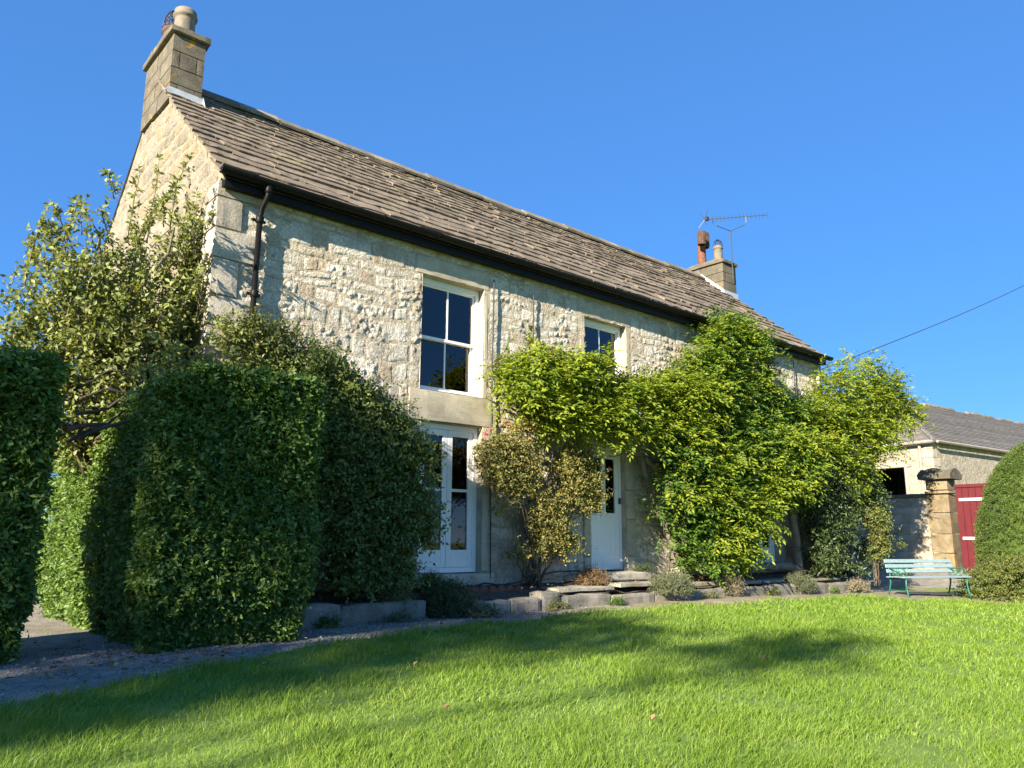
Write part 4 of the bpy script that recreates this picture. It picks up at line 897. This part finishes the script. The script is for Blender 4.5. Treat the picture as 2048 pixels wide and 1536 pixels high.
# the two long leading shoots
for (bx, by, bz), hgt in (((.62, .62, 4.6), 1.15), ((.95, .45, 4.3), .9), ((.35, .4, 4.5), .9), ((-.35, .2, 4.0), .7), ((-.7, 0, 3.6), .6), ((1.15, -.3, 4.2), .75)):
    mb.tube(bend((bx, by, bz), (bx + .05, by, bz + hgt), 7, .03, 0, int(bz * 9)), [.009, .008, .007, .006, .005, .004, .003], 4)
    for t in np.linspace(0, 1, 12): P.append(np.array([bx + .05 * t, by, bz + hgt * t])); A.append(nrm(np.array([rng.normal(), rng.normal(), .5]))); Ln.append(.06)
n = 2500                                      # fill of the crown
q = rng.normal(size=(n, 3)); q = nrm(q) * rng.uniform(0, 1, (n, 1)) ** .4
q = np.array([.15, .1, 2.95]) + q * np.array([1.12, .9, 1.3]); q[:, 0] = np.minimum(q[:, 0], 1.15); q[:, 0] -= .25 * np.maximum(q[:, 2] - 3.6, 0) * 0
P = np.concatenate([np.array(P), q]); A = np.concatenate([np.array(A), nrm(rng.normal(size=(n, 3)) * .8 + np.array([0, -.1, .5]))]); Ln = np.concatenate([np.array(Ln), rng.uniform(.12, .3, n)])
foliage(gt, [sprigs(P, A, Ln, 6, .07, .042, droop=.1, jit=.35)], M['tree'], 'crown')
mb.build('trunk', M['bark'], gt, True)

# trees standing to the left of the view; their shade falls over hedge, path and lawn
def shade_tree(label, base, blobs, n, seed, trunk_h, r0=.16):
    root = tag(empty('broadleaf_tree', base), label, 'tree'); mb = MB()
    limb(mb, (0, 0, 0), (0, 0, trunk_h), r0, r0 * .75, 7, .03, 0, seed); parts = []
    tot = sum(b[3] * b[4] * b[5] for b in blobs)
    for bi, (bx, by, bz, rx, ry, rz_) in enumerate(blobs):
        m_ = int(n * rx * ry * rz_ / tot); q = nrm(rng.normal(size=(m_, 3))) * rng.uniform(0, 1, (m_, 1)) ** .45
        wob = 1 + .22 * fbm(q[:, 0] * 3 + seed, q[:, 1] * 3, q[:, 2] * 3, 15); P_ = np.array([bx, by, bz]) + q * np.array([rx, ry, rz_]) * wob[:, None]
        kp = fbm(P_[:, 0] * .8, P_[:, 1] * .8, P_[:, 2] * .8, 55) > -.07; P_ = P_[kp]; q = q[kp]; m_ = len(P_)
        parts.append(sprigs(P_, nrm(q + rng.normal(size=q.shape) * .7), rng.uniform(.25, .5, m_), 8, .12, .07))
        limb(mb, (0, 0, trunk_h * .8), (bx, by, bz), r0 * .25, r0 * .06, 10, .14, 0, seed + bi)
    foliage(root, parts, M['shrub'], 'crown'); mb.build('trunk', M['bark'], root, True)
shade_tree('tall spreading tree beyond the left side of the lawn', (-20.0, -8.3, -.4), [(0, .35, 8.25, 1.6, 1.6, 2.9), (.2, 1.25, 11.55, 1.2, .75, 1.9), (-.1, .2, 10.25, 1.4, 1.5, 1.5), (-.2, -1.0, 10.5, 1.5, 1.4, 1.1), (-.2, -2.6, 11.0, 1.2, 1.1, .65), (0, -3.6, 11.55, 1.1, .75, .5)], 4400, 1, 5.5, .28)

# ------------------------------------------------------------------ small plants on the terrace
def clump(name, label, cat, c, rx, ry, h, n, L, W, mat, nl=9, seed=0, group=None, ln=(.06, .16)):
    root = tag(empty(name, c), label, cat, group)
    q = nrm(rng.normal(size=(n, 3))) * rng.uniform(.5, 1, (n, 1)); q[:, 2] = np.abs(q[:, 2]); P_ = q * np.array([rx, ry, h]) * .85 * (1 + .2 * fbm(q[:, 0] * 2.5 + seed, q[:, 1] * 2.5, q[:, 2] * 2.5, 19))[:, None]
    A_ = nrm(q * np.array([1, 1, 1.3]) + rng.normal(size=q.shape) * .4 + np.array([0, 0, .3]))
    foliage(root, [sprigs(P_, A_, rng.uniform(*ln, n), nl, L, W, droop=.08)], M[mat]); return root
clump('rosemary_clump', 'rounded grey-green herb clump spilling over the kerb by the door', 'herb', (7.35, -.88, .2), .52, .36, .34, 1500, .026, .008, 'herb', 11, 1, 'herb clumps on the kerb')
clump('dry_herb_clump', 'pale dry herb clump on the kerb, in the middle of three', 'herb', (9.0, -.85, .15), .30, .26, .33, 700, .024, .008, 'dryherb', 10, 2, 'herb clumps on the kerb')
clump('herb_clump', 'green herb clump on the kerb in front of the far tall window', 'herb', (11.4, -.85, .1), .42, .32, .38, 1000, .026, .009, 'herb', 10, 3, 'herb clumps on the kerb')
clump('herb_clump', 'low straggly herb clump on the kerb nearest the bench', 'herb', (13.5, -.95, .02), .45, .25, .22, 420, .028, .012, 'dryherb', 9, 4, 'herb clumps on the kerb')
clump('cotoneaster_mat', 'dark green creeping shrub spilling over the kerb below the tall window', 'shrub', (2.95, -.8, .12), .42, .42, .42, 1700, .022, .013, 'dark', 9, 5)
clump('fern_tuft', 'small bright green tuft at the foot of the tall window', 'plant', (3.05, -.3, .38), .2, .14, .22, 260, .03, .008, 'wist2', 10, 6)
clump('dead_heather', 'brown dead heather tuft left of the doorstep', 'plant', (6.0, -.42, .38), .32, .2, .24, 600, .02, .006, 'deadleaf', 10, 7)
clump('step_tuft', 'dark moss-like tuft on the right end of the doorstep', 'plant', (7.35, -.3, .5), .22, .12, .1, 260, .02, .008, 'dark', 9, 8)
clump('path_weed', 'silvery weed growing at the kerb foot beside the creeping shrub', 'weed', (3.2, -1.15, .1), .3, .14, .1, 90, .06, .022, 'herb', 5, 9)

WEEDS = [(1.2, -1.0, 'small weed tuft at the kerb foot beside the tall hedge'), (2.1, -1.02, 'small weed tuft at the kerb foot under the dark shrub'), (4.7, -1.03, 'small weed tuft at the foot of the raised kerb block'),
         (5.9, -1.0, 'small weed tuft at the kerb foot left of the doorstep'), (8.3, -1.0, 'small weed tuft between two herb clumps, nearer the door'), (10.2, -1.0, 'small weed tuft between two herb clumps, farther from the door'), (12.4, -1.05, 'small weed tuft at the kerb near the bench')]
for k, (x, y, lab) in enumerate(WEEDS):
    clump('weed_tuft', lab, 'weed', (x, y, float(ground_z(x, y))), .16 + .05 * (k % 3), .08, .10, 70, .035, .012, ('wist2', 'herb', 'low')[k % 3], 6, 20 + k, 'weeds along the kerb', (.04, .1))
nlit = 260
x = rng.uniform(1.0, 9.5, nlit); y = rng.uniform(-.85, -.1, nlit); a = rng.uniform(0, 6.28, nlit)
V, F = leaf_tris(np.stack([x, y, .375 + .12 * sstep(-.7, 0, y) + rng.uniform(0, .03, nlit)], -1), nrm(np.stack([np.cos(a), np.sin(a), rng.uniform(-.1, .4, nlit)], -1)), nrm(np.array([0, 0, 1.0]) + rng.normal(size=(nlit, 3)) * .3), rng.uniform(.03, .06, nlit), rng.uniform(.02, .04, nlit), .3, -.1)
tag(mk('bed_litter', V, F, M['deadleaf']), 'dry fallen leaves lying on the flower bed behind the kerb', 'leaf litter', kind='stuff')

# ------------------------------------------------------------------ yew dome and low shrub on the right
yc = np.array([18.75, -3.55, -.05]); yew = tag(empty('yew_topiary', yc), 'large clipped yew dome at the right edge behind the bench', 'topiary')
n = 14000; a = rng.uniform(0, 6.283, n); t = rng.uniform(0, 1, n) ** .8
zz = t * 3.5; rad = 1.85 * np.sqrt(np.clip(1 - (np.clip(zz - .5, 0, 9) / 3.1) ** 2.1, 0, 1)) * (1 + .03 * fbm(np.cos(a) * 3, np.sin(a) * 3, zz * 2, 29))
P = np.stack([np.cos(a) * rad, np.sin(a) * rad, zz], -1); N = nrm(np.stack([np.cos(a), np.sin(a), .9 * (zz / 3.15) ** 2.2 * 1.6], -1))
P = P - N * np.abs(rng.normal(0, .05, (n, 1)))
foliage(yew, [sprigs(P, nrm(N + np.array([0, 0, .3]) + rng.normal(size=P.shape) * .45), rng.uniform(.05, .11, n), 7, .055, .016, droop=.05)], M['yew'], stems=False)
MB().lathe((0, 0, 0), [(1.76 * math.sqrt(max(0, 1 - (max(q_ - .5, 0) / 2.98) ** 2.1)), q_) for q_ in np.linspace(0.02, 3.475, 18)], 24).build('inner_growth', M['yew'], yew, True)
def mound(name, label, c, rx, ry, h, n, L, W, mat, seed, rz=0):
    root = tag(empty(name, c, rz), label, 'shrub'); q = nrm(rng.normal(size=(n, 3))) * rng.uniform(.55, 1, (n, 1)) ** .6; q[:, 2] = np.abs(q[:, 2])
    P_ = q * np.array([rx, ry, h]) * (1 + .22 * fbm(q[:, 0] * 2.5 + seed, q[:, 1] * 2.5, q[:, 2] * 2.5, 19))[:, None]
    foliage(root, [sprigs(P_, nrm(q + rng.normal(size=q.shape) * .6 + np.array([0, 0, .3])), rng.uniform(.1, .24, n), 7, L, W)], M[mat]); return root
mound('low_shrub', 'low mixed yellow-green shrub in front of the yew, right of the bench', (16.6, -3.3, -.15), 1.5, .95, .85, 2600, .05, .03, 'low', 3, R(-40))

# ------------------------------------------------------------------ bench
bn = tag(empty('garden_bench', (14.42, -2.06, -.10), R(-24.4)), 'garden bench with pale blue slats and green cast-iron ends', 'bench')
LB = 1.62
for sx in (-LB / 2, LB / 2):
    e = empty('iron_end', (sx * .96, 0, 0), parent=bn); w = .018
    MB().tube([(0, -.28, .02), (0, -.25, .12), (0, -.22, .28), (0, -.235, .42)], [.016, .017, .018, .02], 6).build('leg', M['green'], e, True)
    MB().tube([(0, .30, .02), (0, .25, .14), (0, .2, .3), (0, .19, .42), (0, .22, .6), (0, .28, .82)], [.016, .017, .018, .02, .018, .014], 6).build('leg', M['green'], e, True)
    MB().tube([(0, -.24, .41), (0, 0, .40), (0, .2, .41)], .016, 6).build('seat_rail', M['green'], e, True)
    MB().tube([(0, -.225, .17), (0, .23, .17)], .009, 5).build('stretcher', M['green'], e)
    MB().tube([(0, .215, .58), (0, .1, .60), (0, -.08, .62), (0, -.19, .60), (0, -.225, .54), (0, -.19, .49), (0, -.15, .52)], .014, 6).build('arm_rest', M['green'], e, True)
    mb = MB()
    for cx_, r_ in ((-.06, .065), (.08, .06)):
        mb.tube([(0, cx_ + r_ * math.cos(t) * (1 - t / 14), .50 + r_ * math.sin(t) * (1 - t / 14)) for t in np.linspace(0, 9, 20)], .008, 4)
    mb.tube([(0, -.2, .43), (0, -.12, .58)], .009, 4).tube([(0, .02, .42), (0, .0, .6)], .008, 4)
    mb.build('scroll', M['green'], e)
for k, (y, z_) in enumerate(((.205, .55), (.228, .65), (.252, .75))):
    b_ = MB().box(-LB / 2 - .06, LB / 2 + .06, -.013, .013, -.038, .038, .006).build('back_slat', M['slat'], bn); b_.location = (0, y - .02, z_); b_.rotation_euler = (R(-13), 0, 0)
for k, y in enumerate((-.235, -.13, -.025, .08, .17)):
    b_ = MB().box(-LB / 2 - .06, LB / 2 + .06, -.044, .044, -.013, .013, .006).build('seat_slat', M['slat'], bn); b_.location = (0, y, .435 + .006 * math.sin(k)); 

# ------------------------------------------------------------------ gate pier, garden wall, gate
pier = tag(empty('gate_pier', (20.6, -.2, .25)), 'weathered sandstone gate pier with moulded cap beside the red gate', 'gate pier')
z = -.1; hw_ = .29
for k, h in enumerate((.6, .52, .58, .5)):
    MBx = rough_box('block', M['pier'], pier, -hw_, hw_, -hw_, hw_, z + .003, z + h - .003, .012, .006, 3, k + 40); z += h
rough_box('moulding', M['pier'], pier, -hw_ - .05, hw_ + .05, -hw_ - .05, hw_ + .05, z + .002, z + .12, .04, .004, 3, 3); z += .122
rough_box('block', M['pier'], pier, -hw_, hw_, -hw_, hw_, z, z + .3, .012, .006, 3, 47); z += .302
bm = bmesh.new(); n = 16; c_ = .44                          # cap: a curved gablet on each side
g = [[bm.verts.new((0, 0, 0)) for j in range(n + 1)] for i in range(n + 1)]
for i in range(n + 1):
    for j in range(n + 1):
        u = i / n * 2 - 1; v = j / n * 2 - 1
        hu = math.cos(u * 1.35) ** 1.3 if abs(u) < 1 else 0; hv = math.cos(v * 1.35) ** 1.3
        hgt = .10 + .21 * max(hu * (.55 + .45 * abs(v)), hv * (.55 + .45 * abs(u)))
        g[i][j].co = (u * c_, v * c_, z + hgt)
lo = [[bm.verts.new((g[i][j].co.x * .97, g[i][j].co.y * .97, z + .0)) if i in (0, n) or j in (0, n) else None for j in range(n + 1)] for i in range(n + 1)]
for i in range(n):
    for j in range(n): bm.faces.new((g[i][j], g[i + 1][j], g[i + 1][j + 1], g[i][j + 1]))
for i in range(n):
    bm.faces.new((lo[i][0], lo[i + 1][0], g[i + 1][0], g[i][0])); bm.faces.new((g[i][n], g[i + 1][n], lo[i + 1][n], lo[i][n]))
    bm.faces.new((g[0][i], g[0][i + 1], lo[0][i + 1], lo[0][i])); bm.faces.new((lo[n][i], lo[n][i + 1], g[n][i + 1], g[n][i]))
bm.faces.new([lo[0][0], lo[0][n], lo[n][n], lo[n][0]])
MB().bm(bm).build('cap', M['stack'], pier)
gwl = tag(empty('garden_wall', (20.5, 3, .2)), 'tall rubble garden wall between the house corner and the gate pier', 'wall')
def wside(u, v, h): return np.stack([20.45 - h - 20.5, u - 3, v - .2], -1)
V, F = wall_grid(.1, 7, .1, 2.3, .06, lambda u, v: u > -9, wside, 1, 4); mk('wall_core', V, F[:, ::-1], M['gwall'], gwl, True)
ws = stones(.1, 7, .1, 2.25, lambda a, b: [(.1, 7)], .18, .3, .3, .6, wside, .06, 1, 8, .015)
for s_ in ws: mk('stone', s_[0], s_[1][:, ::-1], M['gwall'], gwl, True)
for k in range(8): rough_box('coping_stone', M['stack'], gwl, -.1, .35, -2.9 + k * .86, -2.05 + k * .86, 2.06, 2.2, .03, .015, 3, k)
gate = tag(empty('boarded_gate', (20.62, -.55, .2)), 'red boarded gate with white rails half hidden by the yew', 'gate')
for k in range(16): box('board', M['red'], gate, -.02, .02, -.02 - (k + 1) * .17 + .006, -.02 - k * .17, .05, 2.33, .005)
for z_ in (2.0, .95): box('rail', M['gwhite'], gate, -.05, -.021, -2.7, -.1, z_ - .04, z_ + .04, .004)
box('top_rail', M['red'], gate, -.05, .05, -2.75, -.0, 2.33, 2.42, .006)

# ------------------------------------------------------------------ barn behind
barn = tag(empty('stone_barn', (28.64, 2.93, .2), R(-6)), 'stone barn with grey hipped slate roof behind the garden wall', 'barn')
BL, BW, BE = 34, 6.4, 4.75
wmb = MB(); wmb.add([(0, 0, 0), (BL, 0, 0), (BL, 0, BE), (0, 0, BE)], [(0, 1, 2, 3)]); wmb.add([(BL, 0, 0), (BL, BW, 0), (BL, BW, BE), (BL, 0, BE)], [(0, 1, 2, 3)])
oa, ob, oz = 1.0, 3.4, 3.75
for q in ((0, oa, 0, BE), (ob, BW, 0, BE), (oa, ob, oz, BE)): wmb.add([(0, q[0], q[2]), (0, q[0], q[3]), (0, q[1], q[3]), (0, q[1], q[2])], [(0, 1, 2, 3)])
wmb.build('wall', M['barn'], barn)
k = 0; z = 0
while z < BE - .1:
    rough_box('quoin', M['ashlar'], barn, -.03, .5 if k % 2 else .3, -.03, .3 if k % 2 else .5, z + .004, z + .33, .01, .006, 2, k); z += .336; k += 1
MB().add([(.05, oa - .3, 0), (4, oa - .3, 0), (4, ob + .3, 0), (.05, ob + .3, 0), (.05, oa - .3, oz + .2), (4, oa - .3, oz + .2), (4, ob + .3, oz + .2), (.05, ob + .3, oz + .2)], [(0, 1, 2, 3), (0, 4, 5, 1), (1, 5, 6, 2), (2, 6, 7, 3), (4, 7, 6, 5)]).build('barn_inside', M['dark_in'], barn)
box('door_lintel', M['timber'], barn, -.06, .1, oa - .15, ob + .2, oz - .02, oz + .2, .01); box('door_post', M['timber'], barn, -.05, .1, oa + .0, oa + .14, 0, oz - .02, .01)
hr = BW / 2; rz_ = 2.35; ov = .18; e = BE + .02
ze = e - ov * rz_ / hr
rp = dict(a=(-ov, -ov, ze), b=(BL + ov, -ov, ze), c=(BL + ov, BW + ov, ze), d=(-ov, BW + ov, ze), p=(hr, hr, e + rz_), q=(BL - hr, hr, e + rz_))
roofb = MB().add([rp[k] for k in 'abcdpq'], [(0, 1, 5, 4), (1, 2, 5), (2, 3, 4, 5), (3, 0, 4)]).build('roof', M['barnroof'], barn)
def lerp(a, b, t): return np.array(a) * (1 - t) + np.array(b) * t
for k in range(26):                            # slate courses as thin steps
    t0, t1 = k / 26, (k + 1) / 26
    for A_, B_, C_, D_ in (('a', 'b', 'q', 'p'), ('d', 'a', 'p', 'p')):
        p0, p1 = lerp(rp[A_], rp[D_], t0), lerp(rp[B_], rp[C_], t0); p2, p3 = lerp(rp[B_], rp[C_], t1), lerp(rp[A_], rp[D_], t1)
        nn = nrm(np.cross(np.array(rp[B_]) - np.array(rp[A_]), np.array(rp[D_]) - np.array(rp[A_]))); up_ = nn * .035
        MB().add([p0 + up_ * .2, p1 + up_ * .2, p1 + up_, p0 + up_, p2 + up_ * .35, p3 + up_ * .35], [(0, 1, 2, 3), (3, 2, 4, 5)]).build('slate_course', M['barnroof'], roofb)
for k in range(40):
    x = hr + k * (BL - 2 * hr) / 40; w_ = (BL - 2 * hr) / 40
    if k in (3, 8, 9, 14, 17): continue
    MB().tube([(x + .01, hr, e + rz_ - .02), (x + w_ - .01, hr, e + rz_ - .02 + .02 * (k % 3))], .12, 8).build('ridge_tile', M['ridge'], roofb)
for k in range(12):
    a_, b_ = lerp(rp['a'], rp['p'], k / 12), lerp(rp['a'], rp['p'], (k + .95) / 12); MB().tube([a_ + (0, 0, .0), b_ + (0, 0, .03)], .09, 7).build('hip_tile', M['barnroof'], roofb)
MB().tube([(-.1, -.28, ze - .02), (BL, -.28, ze - .1)], .06, 6).build('gutter', M['timber'], barn)
MB().tube([(-.28, -.2, ze - .02), (-.28, BW, ze - .05)], .06, 6).build('gutter', M['timber'], barn)
MB().tube([(-.12, .42, ze - .05), (-.1, .42, 0)], .055, 7).build('downpipe', M['timber'], barn)
box('window', M['timber'], barn, 7.4, 8.3, -.04, .05, 3.5, 4.4, .01)

# ------------------------------------------------------------------ small things lying on the lawn
for k, (x, y, lab, mt) in enumerate(((.62, -3.5, 'curled pale brown leaf on the lawn, nearest the lit patch', 'deadleaf'), (.05, -4.7, 'small brown leaf on the lawn, left foreground', 'deadleaf'), (1.0, -5.6, 'pinkish fallen leaf on the lawn, centre foreground', 'deadleaf'),
                                     (3.6, -4.8, 'brown leaf on the lawn, in the shadow edge right of centre', 'deadleaf'), (.35, -6.55, 'white petal on the lawn at the bottom edge of the picture', 'petal'), (-.4, -2.95, 'brown leaf on the lawn near the gravel edge', 'deadleaf'))):
    zz_ = float(ground_z(x, y)) + .075; V, F = leaf_tris(np.zeros((2, 3)), nrm(np.array([[1, .3, .3], [.7, -.6, .2]])), nrm(np.array([[0, 0, 1.0], [.2, 0, 1]])), np.array([.05, .04]), np.array([.035, .03]), .4, -.3)
    o = mk('fallen_leaf', V, F, M[mt]); o.location = (x, y, zz_); tag(o, lab, 'leaf', 'leaves lying on the lawn')
print('grass blades', NG, 'stones', len(fs), len(gs), 'slates', len(slates))
